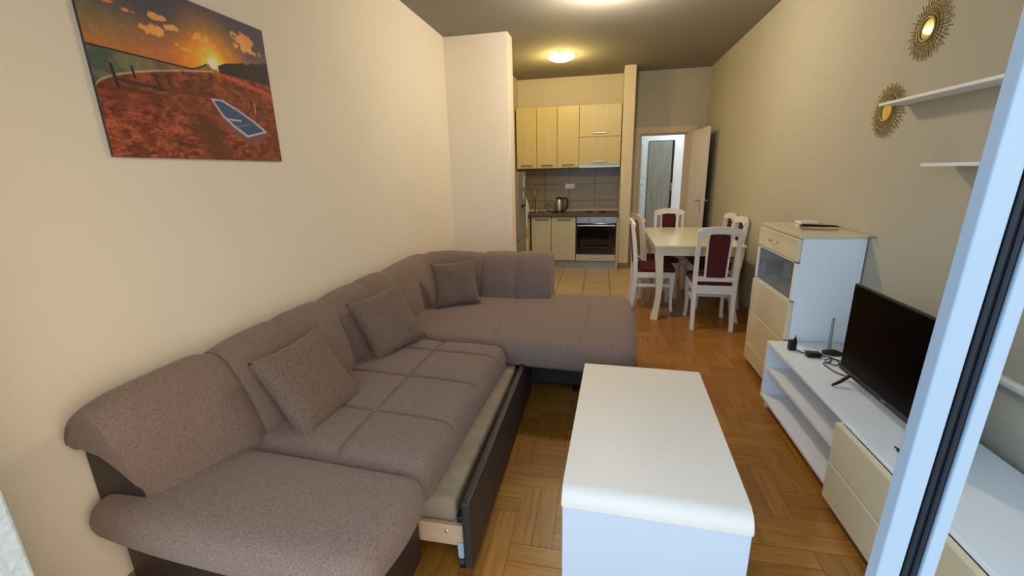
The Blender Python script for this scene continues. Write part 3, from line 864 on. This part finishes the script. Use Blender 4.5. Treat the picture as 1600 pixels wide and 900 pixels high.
for x in (1.06, 1.40):
    for y in (1.03, 1.88, 2.69):
        B().cyl((x, y, 0), (x, y, .056), .014, .018).done('foot', M_wpla, tv, smooth=40)

# television
tvs = thing('television', 'flat black television standing on the white TV stand', 'television', (1.21, 1.90, .426))
b = B(); b.box(1.197, 1.215, 1.535, 2.265, .478, .915, .004); b.box(1.215, 1.245, 1.62, 2.18, .50, .82, .012); b.done('casing', M_black, tvs)
B().box(1.1945, 1.1975, 1.545, 2.255, .507, .907).done('screen', M_screen, tvs)
b = B(); b.box(1.1925, 1.197, 1.540, 2.260, .478, .504, .001); b.done('lower_bezel', mat('bezel_black', srgb(30, 29, 30), .4, noise=(9, .1)), tvs)
b = B()
for k, yy in enumerate((1.915, 1.905, 1.895)): b.box(1.1915, 1.1928, yy - .003, yy + .003, .488, .494)
b.done('logo_badge', M_chrome, tvs)
for y in (2.17, 1.63):
    b = B()
    for sx in (-1, 1):
        b.tube([(1.205, y, .487), (1.205 + sx * .045, y - .01, .452), (1.205 + sx * .085, y - .02, .433)], [.009, .008, .006], 8)
    b.done('stand_foot', M_black, tvs, smooth=60)

# gadgets
def single(b, name, m, base, label, cat, **k):
    o = b.done(name, m, **k); rebase(o, base); return tag(o, label, cat)
pa = thing('power_adapter', 'black plug adapter standing upright on the far end of the TV stand', 'adapter', (1.112, 2.60, .426))
b = B(); b.box(1.093, 1.133, 2.585, 2.615, .426, .488, .006, 3); b.done('body', M_black, pa)
b = B(); b.box(1.118, 1.132, 2.594, 2.606, .486, .500, .002); b.tube([(1.125, 2.60, .498), (1.124, 2.598, .514)], .0035); b.done('prong', M_black, pa)
b = B(); b.box(1.152, 1.222, 2.49, 2.53, .426, .456, .006, 3)
single(b, 'power_adapter', M_black, (1.187, 2.51, .426), 'black oblong power brick lying between the plug adapter and the antenna', 'adapter')
b = B(); b.lathe([(0, 0), (.018, 0), (.020, .010), (.017, .022), (0, .024)], (1.185, 2.575, .426), 20)
single(b, 'plug_cap', M_wpla, (1.185, 2.575, .426), 'small white round plug behind the black power brick', 'plug', smooth=50)
an = thing('tv_antenna', 'silver rod indoor antenna on a dark foot beside the television', 'antenna', (1.315, 2.58, .426))
b = B(); b.lathe([(0, 0), (.055, 0), (.055, .008), (.030, .016), (.012, .022), (0, .024)], (1.315, 2.575, .426), 28, 1, .8); b.done('foot', M_black, an, smooth=50)
b = B(); b.tube([(1.300, 2.59, .444), (1.306, 2.605, .53), (1.312, 2.62, .622)], [.008, .0075, .006], 10); b.done('rod', M_grey, an, smooth=60)
b = B(); b.lathe([(0, 0), (.078, 0), (.082, .004), (.078, .012), (0, .014)], (1.345, 2.648, .426), 36)
single(b, 'round_router', M_wpla, (1.345, 2.648, .426), 'flat round white router behind the antenna', 'router', smooth=50)
b = B()
pts = [(1.13, 2.60, .434), (1.15, 2.56, .430), (1.18, 2.55, .430), (1.24, 2.53, .430), (1.27, 2.50, .430), (1.24, 2.44, .430), (1.20, 2.42, .430), (1.20, 2.36, .430), (1.21, 2.31, .430), (1.235, 2.27, .430)]
def smoothpts(p, k=6):
    p = [Vector(q) for q in p]; out = []
    for i in range(len(p) - 1):
        a = p[max(0, i - 1)]; b_, c = p[i], p[i + 1]; d = p[min(len(p) - 1, i + 2)]
        for j in range(k):
            t = j / k
            out.append(.5 * ((2 * b_) + (-a + c) * t + (2 * a - 5 * b_ + 4 * c - d) * t * t + (-a + 3 * b_ - 3 * c + d) * t ** 3))
    out.append(p[-1]); return out
b.tube(smoothpts(pts), .0028, 6)
b.tube(smoothpts([(1.222, 2.51, .436), (1.25, 2.52, .431), (1.28, 2.50, .430), (1.285, 2.44, .430), (1.25, 2.40, .430), (1.215, 2.43, .4345), (1.24, 2.47, .4345), (1.29, 2.46, .4345), (1.31, 2.36, .430), (1.29, 2.30, .430)]), .0028, 6)
b.tube(smoothpts([(1.222, 2.505, .44), (1.26, 2.555, .431), (1.29, 2.565, .436)]), .0028, 6)
single(b, 'power_cable', M_black, (1.2, 2.45, .427), 'thin black cables curled on the TV stand behind the television', 'cable', smooth=80)
b = B(); b.box(1.105, 1.130, 1.60, 1.645, .426, .436, .003)
b.tube([(1.117, 1.64, .431), (1.113, 1.665, .429)], .003)
single(b, 'small_plug', M_black, (1.117, 1.63, .426), 'small black plug lying on the TV stand under the television', 'plug')
b = B(); b.box(XR - .035, XR, .66, 1.86, .665, .697, .012, 4)
single(b, 'wall_rail', M_wpla, (XR, 1.3, .68), 'white rounded rail low on the right wall seen through the balcony glass', 'rail', smooth=40)

# ---------------------------------------------------------------- wall shelves and sun mirrors
b = B(); b.box(1.363, XR, .95, 2.665, 1.742, 1.755, .001)
o = single(b, 'wall_shelf', M_white, (XR, 1.8, 1.74), 'upper white wall shelf just below the sunburst mirrors', 'shelf')
b = B(); b.box(1.363, XR, .95, 2.27, 1.446, 1.460, .001)
o = single(b, 'wall_shelf', M_white, (XR, 1.6, 1.45), 'lower white wall shelf level with the camera above the television', 'shelf')
def sun_mirror(loc, label):
    r_ = thing('sunburst_mirror', label, 'mirror', loc)
    b = B(); rnd = random.Random(2)
    for k in range(44):
        a = 2 * PI * k / 44; r1 = .135 if k % 2 else .120
        c, s_ = math.cos(a), math.sin(a)
        b.tube([(-.008, .050 * c, .050 * s_), (-.010, .09 * c, .09 * s_), (-.008, r1 * c, r1 * s_)], [.0022, .0026, .0034], 6)
    b.done('rays', M_rattan, r_, world=False, smooth=60)
    b = B()
    for rad, th in ((.050, .006), (.092, .003), (.066, .0025)):
        b.tube([(-.012, rad * math.cos(2 * PI * k / 48), rad * math.sin(2 * PI * k / 48)) for k in range(48)], th, 8, True)
    b.done('ring', M_rattan, r_, world=False, smooth=80)
    b = B(); b.cyl((-.004, 0, 0), (-.011, 0, 0), .047, n=40); b.done('mirror_glass', M_mirror, r_, world=False, smooth=30)
    return r_
m1 = sun_mirror((XR - .001, 2.60, 2.065), 'upper rattan sunburst mirror on the right wall')
dup(m1, (XR - .001, 2.80, 1.73), 0, 'lower rattan sunburst mirror half behind the wall shelf')

# ---------------------------------------------------------------- dining set
tb = thing('dining_table', 'cream painted rectangular dining table with curved legs', 'table', (.925, 4.94, 0))
TX0, TX1, TY0, TY1, TZ = .519, 1.331, 4.273, 5.62, .76
B().box(TX0, TX1, TY0, TY1, TZ - .026, TZ, .006, 3).done('tabletop', M_table, tb)
b = B(); b.box(TX0 + .05, TX1 - .05, TY0 + .035, TY0 + .055, TZ - .11, TZ - .026); b.box(TX0 + .05, TX1 - .05, TY1 - .055, TY1 - .035, TZ - .11, TZ - .026)
b.box(TX0 + .03, TX0 + .05, TY0 + .05, TY1 - .05, TZ - .11, TZ - .026); b.box(TX1 - .05, TX1 - .03, TY0 + .05, TY1 - .05, TZ - .11, TZ - .026)
b.done('apron', M_table, tb)
for sx in (-1, 1):
    for sy_ in (-1, 1):
        cx_ = TX0 + .05 if sx < 0 else TX1 - .05; cy2 = TY0 + .055 if sy_ < 0 else TY1 - .055
        secs = []
        for z, o_, w in ((TZ - .026, .0, .038), (.66, .0, .038), (.58, -.004, .036), (.48, -.012, .033), (.36, -.018, .029), (.24, -.016, .026), (.14, -.006, .026), (.06, .008, .030), (.0, .018, .034)):
            x, y = cx_ + sx * o_, cy2 + sy_ * o_ * .3
            secs.append([(x - w, y - w, z), (x + w, y - w, z), (x + w, y + w, z), (x - w, y + w, z)])
        bb = B(); bb.loft(secs); bb.done('leg', M_table, tb, smooth=40)

def make_chair():
    """faces +y, back at y=0; width .37, origin at floor under the back"""
    c = thing('dining_chair', '', 'chair')
    w = .168
    def post(sx):
        secs = []
        for z, y, h1, h2 in ((0, -.035, .015, .019), (.12, -.018, .016, .020), (.28, -.003, .018, .022), (.42, .0, .019, .023), (.55, -.004, .018, .021), (.72, -.018, .017, .018), (.86, -.036, .017, .016), (.925, -.046, .017, .015)):
            secs.append([(sx * w - h1, y - h2, z), (sx * w + h1, y - h2, z), (sx * w + h1, y + h2, z), (sx * w - h1, y + h2, z)])
        return B().loft(secs)
    for sx in (-1, 1): post(sx).done('rear_leg', M_chairw, c, world=False, smooth=35)
    for sx in (-1, 1):
        secs = []
        for z, o_, h1 in ((.0, .006, .016), (.06, .0, .014), (.18, -.004, .015), (.30, .0, .019), (.42, 0, .021)):
            x, y = sx * (w - .0) + sx * o_, .375 + o_
            secs.append([(x - h1, y - h1, z), (x + h1, y - h1, z), (x + h1, y + h1, z), (x - h1, y + h1, z)])
        B().loft(secs).done('front_leg', M_chairw, c, world=False, smooth=35)
    b = B()
    b.box(-w + .01, w - .01, .365, .385, .355, .42); b.box(-w + .01, w - .01, -.008, .012, .34, .42)
    for sx in (-1, 1): b.box(sx * w - .010, sx * w + .010, .01, .37, .36, .42)
    b.done('seat_frame', M_chairw, c, world=False)
    b = B()
    for sx in (-1, 1): b.box(sx * w - .008, sx * w + .008, .0, .37, .26, .29, .002)
    b.box(-w, w, .17, .188, .265, .288, .002)
    b.done('stretcher', M_chairw, c, world=False)
    # arched top rail
    b = B(); top = []; bot = []
    for i in range(17):
        t = i / 16; x = (2 * t - 1) * (w + .019)
        top.append((x, .935 + .030 * (1 - (2 * t - 1) ** 2) if abs(2 * t - 1) < .97 else .925)); 
        xx = abs(2 * t - 1); bot.append((x, .895 if xx > .80 else (.868 + .034 * (1 - (xx / .80) ** 2)) if xx < .66 else .880))
    poly = bot + top[::-1]
    v0 = [(x, -.062 + .018 * (x / .18) ** 2 + (z - .9) * -.2, z) for x, z in poly]; v1 = [(x, y + .028, z) for x, y, z in v0]
    n = len(poly); V0 = [b.bm.verts.new(p) for p in v0]; V1 = [b.bm.verts.new(p) for p in v1]
    m_ = len(bot)
    for i in range(m_ - 1):
        j = n - 1 - i
        b.bm.faces.new((V0[i], V0[i + 1], V0[j - 1], V0[j])); b.bm.faces.new((V1[i], V1[j], V1[j - 1], V1[i + 1]))
    for i in range(n): b.bm.faces.new((V0[i], V1[i], V1[(i + 1) % n], V0[(i + 1) % n]))
    b.done('top_rail', M_chairw, c, world=False, smooth=40)
    b = B(); b.box(-w, w, -.016, .008, .46, .505, .003); b.done('lower_rail', M_chairw, c, world=False)
    def yb(z): return -.010 - .042 * max(0, (z - .5) / .4) ** 1.4
    for sx in (-1, 1):
        secs = []
        for z in np.linspace(.49, .90, 8):
            x0_ = sx * (.088 + .008 * (z - .49) / .4); y = yb(z)
            secs.append([(x0_ - .008, y - .010, z), (x0_ + .008, y - .010, z), (x0_ + .008, y + .010, z), (x0_ - .008, y + .010, z)])
        B().loft(secs).done('back_slat', M_chairw, c, world=False, smooth=35)
    secs = []
    for z in np.linspace(.50, .895, 9):
        hw = .078 + .008 * (z - .5) / .4; y = yb(z)
        if z > .88: hw *= .9
        secs.append([(-hw, y - .009, z), (-hw * .5, y - .016, z), (hw * .5, y - .016, z), (hw, y - .009, z), (hw, y + .009, z), (hw * .5, y + .018, z), (-hw * .5, y + .018, z), (-hw, y + .009, z)])
    B().loft(secs).done('back_pad', M_burg, c, world=False, smooth=50)
    b = B(); patch(b, bil((-.182, .012), (.182, .012), (.190, .40), (-.190, .40)), .37, .39, .42, .468, .022, .014, res=.04); b.done('seat', M_burg, c, world=False, smooth=180)
    return c
ch = make_chair()
ch.location = (1.035, 4.085, 0); ch.rotation_euler = (0, 0, math.radians(-2)); ch['label'] = 'white dining chair with burgundy back pad at the near end of the table'
G = 'white and burgundy chairs around the dining table'
ch['group'] = G
cb = dup(ch, (.375, 4.765, 0), -PI / 2, 'white dining chair on the left side of the table, nearer the sofa', G)
cb2 = dup(ch, (.465, 5.18, 0), math.radians(-78), 'plastic wrapped dining chair on the left side of the table, further from the sofa', G)
dup(ch, (.875, 5.91, 0), PI, 'white dining chair at the far end of the table in front of the doorway', G)
dup(ch, (1.41, 4.915, 0), PI / 2, 'white dining chair between table and right wall, nearer the tall cabinet', G)
dup(ch, (1.41, 5.32, 0), PI / 2, 'white dining chair between table and right wall, nearer the open door', G)
# clear wrap over the second left chair
def wrap():
    b = B(); rows = []; rnd = random.Random(9)
    # vertical sheet round the chair back (local like chair: back at y=0, faces +y)
    N, K = 40, 14
    for k in range(K + 1):
        z = .50 + .47 * k / K; row = []
        yc = -.012 - .042 * max(0, (z - .5) / .4) ** 1.4
        for i in range(N):
            a = 2 * PI * i / N; hx, hy = .196 + rnd.uniform(-.003, .004), .034 + rnd.uniform(-.005, .006)
            p = 6; cx_, sx_ = math.cos(a), math.sin(a)
            q = (abs(cx_) ** p + abs(sx_) ** p) ** (-1 / p)
            row.append((hx * cx_ * q, yc + hy * sx_ * q, z))
        row.append(row[0]); rows.append(row)
    b.grid(rows)
    top = [Vector(p) for p in rows[-1][:-1]]
    b.bm.faces.new([b.bm.verts.new(p + Vector((0, 0, .0))) for p in top])
    o = b.done('plastic_wrap', M_plastic, smooth=50)
    o.location = (.465, 5.18, 0); o.rotation_euler = (0, 0, math.radians(-78))
    tag(o, 'crinkled clear plastic cover over the back of a left side dining chair', 'plastic cover')
wrap()

# ---------------------------------------------------------------- kitchen
CZ = .83; FY = 6.60
def bar_handle(b, x0, x1, y, z, r_=.006, drop=.022):
    b.box(x0, x1, y - drop - .008, y - drop, z - .006, z + .006, .002)
    b.box(x0 + .004, x0 + .018, y - drop, y, z - .006, z + .006); b.box(x1 - .018, x1 - .004, y - drop, y, z - .006, z + .006)
def base_unit(x0, x1, label):
    r_ = thing('base_cabinet', label, 'cabinet', ((x0 + x1) / 2, FY + .3, 0))
    B().box(x0, x1, FY + .02, YK - .01, .115, CZ - .036).done('carcass', M_edge, r_)
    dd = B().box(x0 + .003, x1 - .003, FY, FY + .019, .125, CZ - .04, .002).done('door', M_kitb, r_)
    b = B(); xm = (x0 + x1) / 2 + .01; bar_handle(b, xm - .10, xm + .10, FY, CZ - .075); b.done('handle', M_black if False else M_counter, dd)
    return r_
base_unit(-1.05, -.742, 'cream base cabinet under the kitchen sink at the left')
base_unit(-.740, -.366, 'cream base cabinet between the sink cabinet and the oven')
# corner run along the left wall
r_ = thing('base_cabinet', 'narrow cream side cabinet beside the grey refrigerator', 'cabinet', (-1.2, 6.3, 0))
B().box(XK + .004, -1.085, 6.04, 6.595, .02, CZ - .036).done('carcass', M_kit, r_)
dd = B().box(-1.084, -1.066, 6.045, 6.59, .03, CZ - .04, .002).done('door', M_kit, r_)
b = B(); b.box(-1.062, -1.052, 6.25, 6.40, CZ - .08, CZ - .068); b.box(-1.066, -1.058, 6.26, 6.27, CZ - .08, CZ - .068); b.box(-1.066, -1.058, 6.38, 6.39, CZ - .08, CZ - .068); b.done('handle', M_counter, dd)
# oven
ov = thing('built_in_oven', 'black glass built-in oven with steel control panel', 'oven', (-.055, 6.9, 0))
ox0, ox1 = -.36, .235
B().box(ox0, ox1, FY + .02, YK - .02, .115, CZ - .037).done('carcass', M_edge, ov)
cp = B().box(ox0 + .004, ox1 - .004, FY - .005, FY + .019, .700, CZ - .038, .002).done('control_panel', M_steel, ov)
for x in (-.165, .045):
    B().cyl((x, FY - .006, .748), (x, FY - .028, .748), .021, .018, 24).done('knob', M_grey, cp, smooth=40)
dd = B().box(ox0 + .012, ox1 - .012, FY - .008, FY + .018, .228, .696, .003).done('oven_door', M_oveng, ov)
b = B(); b.box(ox0 + .02, ox1 - .02, FY - .042, FY - .030, .655, .675, .004); b.box(ox0 + .04, ox0 + .055, FY - .032, FY - .008, .658, .672); b.box(ox1 - .055, ox1 - .04, FY - .032, FY - .008, .658, .672); b.done('handle', M_steel, dd)
b = B()
for z in (.44, .40, .33): b.box(ox0 + .08, ox1 - .09, FY - .0095, FY - .008, z, z + .006)
b.box(ox0 + .08, ox0 + .084, FY - .0095, FY - .008, .33, .44); b.box(ox1 - .094, ox1 - .09, FY - .0095, FY - .008, .33, .56)
b.done('oven_rack', M_rack, dd)
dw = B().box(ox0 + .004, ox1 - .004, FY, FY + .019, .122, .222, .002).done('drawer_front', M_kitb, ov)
b = B(); bar_handle(b, -.155, .03, FY, .185); b.done('handle', M_chrome, dw)
B().box(.236, .268, FY + .001, YK - .01, .0, CZ - .037).done('side_filler', M_kit, ov)
struct('trim_plinth', B().box(-1.06, .262, FY + .045, FY + .06, 0, .113), M_plinth)
# worktop
b = B(); b.box(-1.06, .270, FY - .028, YK - .009, CZ - .036, CZ, .004); b.box(XK + .002, -1.06, 6.03, YK - .009, CZ - .036, CZ, .004)
o = single(b, 'worktop', M_counter, (-.4, 6.9, CZ - .036), 'dark brown kitchen worktop over the base cabinets', 'countertop')
b = B(); b.box(-1.05, .268, YK - .026, YK - .0085, CZ, .862, .003)
single(b, 'worktop_upstand', mat('pale_upstand', srgb(190, 176, 152), .4, noise=(9, .04)), (-.4, YK - .02, CZ), 'pale strip edging the worktop along the tiled wall', 'edging')
# sink
sk = thing('kitchen_sink', 'stainless steel sink set into the worktop left of the kettle', 'sink', (-.98, 6.88, CZ))
b = B(); b.box(-1.095, -.76, 6.68, 7.06, CZ, CZ + .006, .002); b.done('rim', M_steel, sk)
b = B(); b.box(-1.075, -.88, 6.72, 7.03, CZ + .006, CZ + .0075); b.done('basin', mat('sink_basin', srgb(110, 108, 104), .3, .8), sk)
fa = thing('kitchen_faucet', 'tall chrome kitchen faucet behind the sink', 'faucet', (-1.03, 7.09, CZ))
b = B(); b.cyl((-1.03, 7.09, CZ + .006), (-1.03, 7.09, CZ + .05), .024, .020, 20); b.tube(smoothpts([(-1.03, 7.09, CZ + .04), (-1.03, 7.09, 1.05), (-1.032, 7.08, 1.16), (-1.036, 7.04, 1.19), (-1.04, 6.99, 1.17), (-1.04, 6.985, 1.11)]), .011, 12); b.done('spout', M_chrome, fa, smooth=60)
b = B(); b.tube([(-1.01, 7.09, CZ + .05), (-.94, 7.08, CZ + .065), (-.91, 7.075, CZ + .068)], [.010, .008, .009], 10); b.done('lever', M_chrome, fa, smooth=60)
# kettle
kt = thing('electric_kettle', 'steel electric kettle with black handle on the worktop', 'kettle', (-.655, 6.98, CZ))
kc = (-.655, 6.98, CZ)
B().lathe([(0, 0), (.085, 0), (.088, .012), (.080, .024), (0, .026)], kc, 32).done('power_base', M_black, kt, smooth=50)
B().lathe([(0, .027), (.078, .027), (.080, .04), (.076, .12), (.066, .185), (.058, .205), (0, .206)], kc, 36).done('body', M_steel, kt, smooth=50)
b = B(); b.lathe([(.058, .205), (.054, .222), (.035, .232), (.012, .234), (.012, .246), (0, .247)], kc, 32); b.done('lid', M_black, kt, smooth=60)
b = B(); b.tube(smoothpts([(-.60, 6.98, CZ + .215), (-.555, 6.98, CZ + .222), (-.525, 6.98, CZ + .18), (-.525, 6.98, CZ + .11), (-.545, 6.98, CZ + .05), (-.575, 6.98, CZ + .035)]), .014, 10); b.done('handle', M_black, kt, smooth=80)
b = B(); b.prism([(-.71, CZ + .20), (-.755, CZ + .215), (-.725, CZ + .16)], 6.965, 6.995, 'y', .003); b.done('spout', M_steel, kt)
b = B(); b.tube(smoothpts([(-.742, 7.0, CZ + .008), (-.79, 7.02, CZ + .02), (-.86, 7.06, CZ + .03), (-.865, 7.08, CZ + .10), (-.83, 7.09, CZ + .12), (-.80, 7.09, CZ + .08)]), .006, 8); b.done('power_cord', M_black, kt, smooth=80)
# iron
ir = thing('clothes_iron', 'white clothes iron standing on its heel beside the refrigerator', 'iron', (-1.17, 6.85, CZ))
def iron():
    b = B(); sec = []
    for t, hw, dp in ((0, .055, .05), (.08, .055, .045), (.14, .045, .035), (.20, .025, .025), (.235, .006, .015)):
        z = CZ + .006 + t
        sec.append([(-1.17 - hw, 6.85, z), (-1.17 + hw, 6.85, z), (-1.17 + hw * .8, 6.85 - dp, z), (-1.17 - hw * .8, 6.85 - dp, z)])
    b.loft(sec); b.done('body', M_wpla, ir, smooth=40)
    b = B(); b.tube(smoothpts([(-1.17, 6.81, CZ + .03), (-1.17, 6.76, CZ + .05), (-1.17, 6.755, CZ + .11), (-1.17, 6.80, CZ + .16)]), .012, 8); b.done('handle', M_grey, ir, smooth=80)
    b = B(); b.box(-1.23, -1.11, 6.79, 6.90, CZ, CZ + .007, .002); b.done('heel', M_black, ir)
iron()
# hob
hb = thing('gas_hob', 'steel cooking hob with black knobs above the oven', 'hob', (-.05, 6.88, CZ))
B().box(-.31, .22, 6.66, 7.12, CZ, CZ + .010, .003).done('plate', M_counter, hb)
for x, y in ((-.18, 6.78), (.02, 6.78), (-.18, 7.0), (.02, 7.0)):
    B().lathe([(0, .01), (.055, .01), (.055, .016), (.035, .020), (0, .021)], (x, y, CZ), 24).done('burner', M_black, hb, smooth=50)
for i in range(4):
    B().cyl((.0 + i * .058, 6.68, CZ + .010), (.0 + i * .058, 6.68, CZ + .030), .016, .014, 16).done('knob', M_black, hb, smooth=40)
# wall sockets
so = thing('double_socket', 'white double socket on the tiled wall above the kettle', 'socket', (-.50, YK - .01, 1.23))
B().box(-.575, -.425, YK - .018, YK - .008, 1.19, 1.265, .003).done('plate', M_socket, so)
for x in (-.537, -.463):
    B().cyl((x, YK - .018, 1.2275), (x, YK - .022, 1.2275), .024, .022, 20).done('outlet', M_wpla, so, smooth=40)
# upper cabinets
UZ0, UZ1, UY = 1.512, 2.395, 6.861
xs = [-1.306, -.990, -.678, -.348, .262]
def bowh(b, xm, y, z, hw=.075):
    b.box(xm - hw, xm + hw, y - .026, y - .018, z - .006, z + .006, .002)
    for s_ in (-1, 1): b.box(xm + s_ * (hw - .014) - .007, xm + s_ * (hw - .014) + .007, y - .02, y, z - .006, z + .006)
labs = ['tall cream wall cabinet at the left end, beside the partition', 'tall cream wall cabinet second from the left above the worktop', 'tall cream wall cabinet third from the left, beside the wide unit']
for i in range(3):
    x0, x1 = xs[i], xs[i + 1]
    r_ = thing('wall_cabinet', labs[i], 'cabinet', ((x0 + x1) / 2, 7.0, UZ0))
    B().box(x0 + .001, x1 - .001, UY + .020, YK - .009, UZ0, UZ1).done('carcass', M_edge, r_)
    dd = B().box(x0 + .003, x1 - .003, UY, UY + .019, UZ0 + .002, UZ1 - .002, .0015).done('door', M_kit, r_)
    b = B(); bowh(b, (x0 + x1) / 2 + .005, UY, UZ0 + .045, .09); b.done('handle', M_counter, dd)
r_ = thing('wall_cabinet', 'wide cream wall cabinet with two flap doors above the hood', 'cabinet', (-.04, 7.0, UZ0))
B().box(xs[3] + .001, xs[4], UY + .020, YK - .009, UZ0 + .03, UZ1).done('carcass', M_edge, r_)
for z0, z1 in ((UZ0 + .034, 1.945), (1.950, UZ1 - .002)):
    dd = B().box(xs[3] + .003, xs[4] - .003, UY, UY + .019, z0, z1, .0015).done('flap_door', M_kit, r_)
    b = B(); bowh(b, -.045, UY, z0 + .05, .10); b.done('handle', M_chrome, dd)
single(B().box(xs[3] + .003, xs[4] - .003, UY - .012, YK - .01, UZ0 - .008, UZ0 + .030, .003), 'extractor_hood', M_steel, (-.04, 7.0, UZ0), 'slim steel extractor hood under the wide wall cabinet', 'hood')
# refrigerator
fg = thing('refrigerator', 'tall grey refrigerator half hidden behind the partition wall', 'refrigerator', (-1.15, 5.75, 0))
B().box(XK + .005, -1.075, 5.45, 6.02, .02, 1.47, .006, 3).done('cabinet', M_grey, fg)
dl = B().box(-1.072, -1.025, 5.45, 6.02, .04, .60, .008, 3).done('door', M_grey, fg)
dh = B().box(-1.072, -1.025, 5.45, 6.02, .61, 1.47, .008, 3).done('door', M_grey, fg)
b = B(); b.box(-1.022, -1.000, 5.96, 5.99, .70, 1.05, .004); b.done('handle', M_wpla, dh)
b = B(); b.box(-1.022, -1.000, 5.96, 5.99, .35, .55, .004); b.done('handle', M_wpla, dl)
B().box(XK + .02, -1.09, 5.47, 6.0, 0, .02).done('foot', M_black, fg)
mg = []
for k, (y, z, h_, w_) in enumerate(((5.80, 1.27, .10, .05), (5.85, 1.36, .06, .07), (5.78, 1.12, .09, .04))):
    o = B().box(-1.0245, -1.018, y, y + w_, z, z + h_, .002).done('fridge_magnet', M_wpla); rebase(o, (-1.0245, y, z))
    tag(o, ('white magnet in the middle of the three on the grey refrigerator door', 'topmost white magnet on the grey refrigerator door', 'lowest white magnet on the grey refrigerator door')[k], 'magnet')
b = B(); b.box(-1.0245, -1.00, 5.66, 5.86, 1.02, 1.05, .006)
o = single(b, 'fridge_clip', M_black, (-1.0245, 5.76, 1.02), 'black clip stuck across the grey refrigerator door', 'clip')

# ---------------------------------------------------------------- ceiling lamps
def lamp(loc, m, label, R_=.165):
    r_ = thing('ceiling_lamp', label, 'lamp', loc)
    B().lathe([(0, 0), (.07, 0), (.075, -.012), (.03, -.02), (0, -.02)], (0, 0, 0), 32).done('ceiling_plate', M_chrome, r_, world=False, smooth=50)
    B().lathe([(0, -.078), (.05, -.075), (.10, -.064), (.14, -.047), (R_, -.026), (R_ + .002, -.022), (R_ - .006, -.022), (.135, -.042), (0, -.06)], (0, 0, 0), 40).done('glass_bowl', m, r_, world=False, smooth=60)
    b = B()
    for k in range(3):
        a = 2 * PI * k / 3 + .5
        b.box(-.006, .006, -.004, .004, -.03, -.001, 0, 2, Matrix.Translation((math.cos(a) * (R_ - .004), math.sin(a) * (R_ - .004), 0)))
        b.tube([(math.cos(a) * .06, math.sin(a) * .06, -.008), (math.cos(a) * (R_), math.sin(a) * (R_), -.012), (math.cos(a) * (R_ + .006), math.sin(a) * (R_ + .006), -.03)], .003, 6)
    b.done('clip', M_chrome, r_, world=False)
    return r_
lamp((-.53, 5.87, H), M_lamp, 'round glass ceiling lamp glowing warm yellow in the kitchen')
lamp((.0, 3.92, H), M_lampw, 'round glass ceiling lamp at the top edge over the sofa')

def point(name, loc, power, col, rad=.12):
    l = bpy.data.lights.new(name, 'POINT'); l.energy = power; l.color = col; l.shadow_soft_size = rad
    o = bpy.data.objects.new(name, l); COL.objects.link(o); o.location = loc
    return o
point('kitchen_lamp_light', (-.53, 5.87, H - .19), 22, (1.0, .72, .24), .09)
point('room_lamp_light', (.0, 3.92, H - .18), 64, (1.0, .85, .64), .09)
point('hall_lamp_light', (1.3, 7.9, 2.3), 12, (.82, .92, 1.0), .15)

# daylight
w = bpy.data.worlds.new('world'); sc.world = w; w.use_nodes = True
nt = w.node_tree; bg = nt.nodes['Background']
tcn = nt.nodes.new('ShaderNodeTexCoord'); sp = nt.nodes.new('ShaderNodeSeparateXYZ'); nt.links.new(tcn.outputs['Generated'], sp.inputs[0])
# open sky ahead and to the left, a warm glow added on the right for the left wall
def mrange(src, a, b_, c, d):
    n = nt.nodes.new('ShaderNodeMapRange')
    for k, v in zip((1, 2, 3, 4), (a, b_, c, d)): n.inputs[k].default_value = v
    nt.links.new(src, n.inputs[0]); return n.outputs[0]
rp = nt.nodes.new('ShaderNodeValToRGB'); nt.links.new(mrange(sp.outputs[0], -1, 1, 0, 1), rp.inputs[0])
el = rp.color_ramp.elements
el[0].position = 0; el[0].color = (.58, .80, 1.0, 1)
el[1].position = 1; el[1].color = (1.0, .80, .56, 1)
for p, c in ((.5, (.42, .60, .80, 1)), (.70, (.50, .58, .64, 1)), (.86, (.95, .80, .60, 1))):
    e = el.new(p); e.color = c
nt.links.new(rp.outputs[0], bg.inputs[0])
nt.links.new(mrange(sp.outputs[2], -.12, .12, 1.3, 3.3), bg.inputs[1])

sc.view_settings.view_transform = 'Standard'
sc.view_settings.look = 'None'
sc.view_settings.exposure = 0
sc.cycles.max_bounces = 8
sc.cycles.sample_clamp_indirect = 6
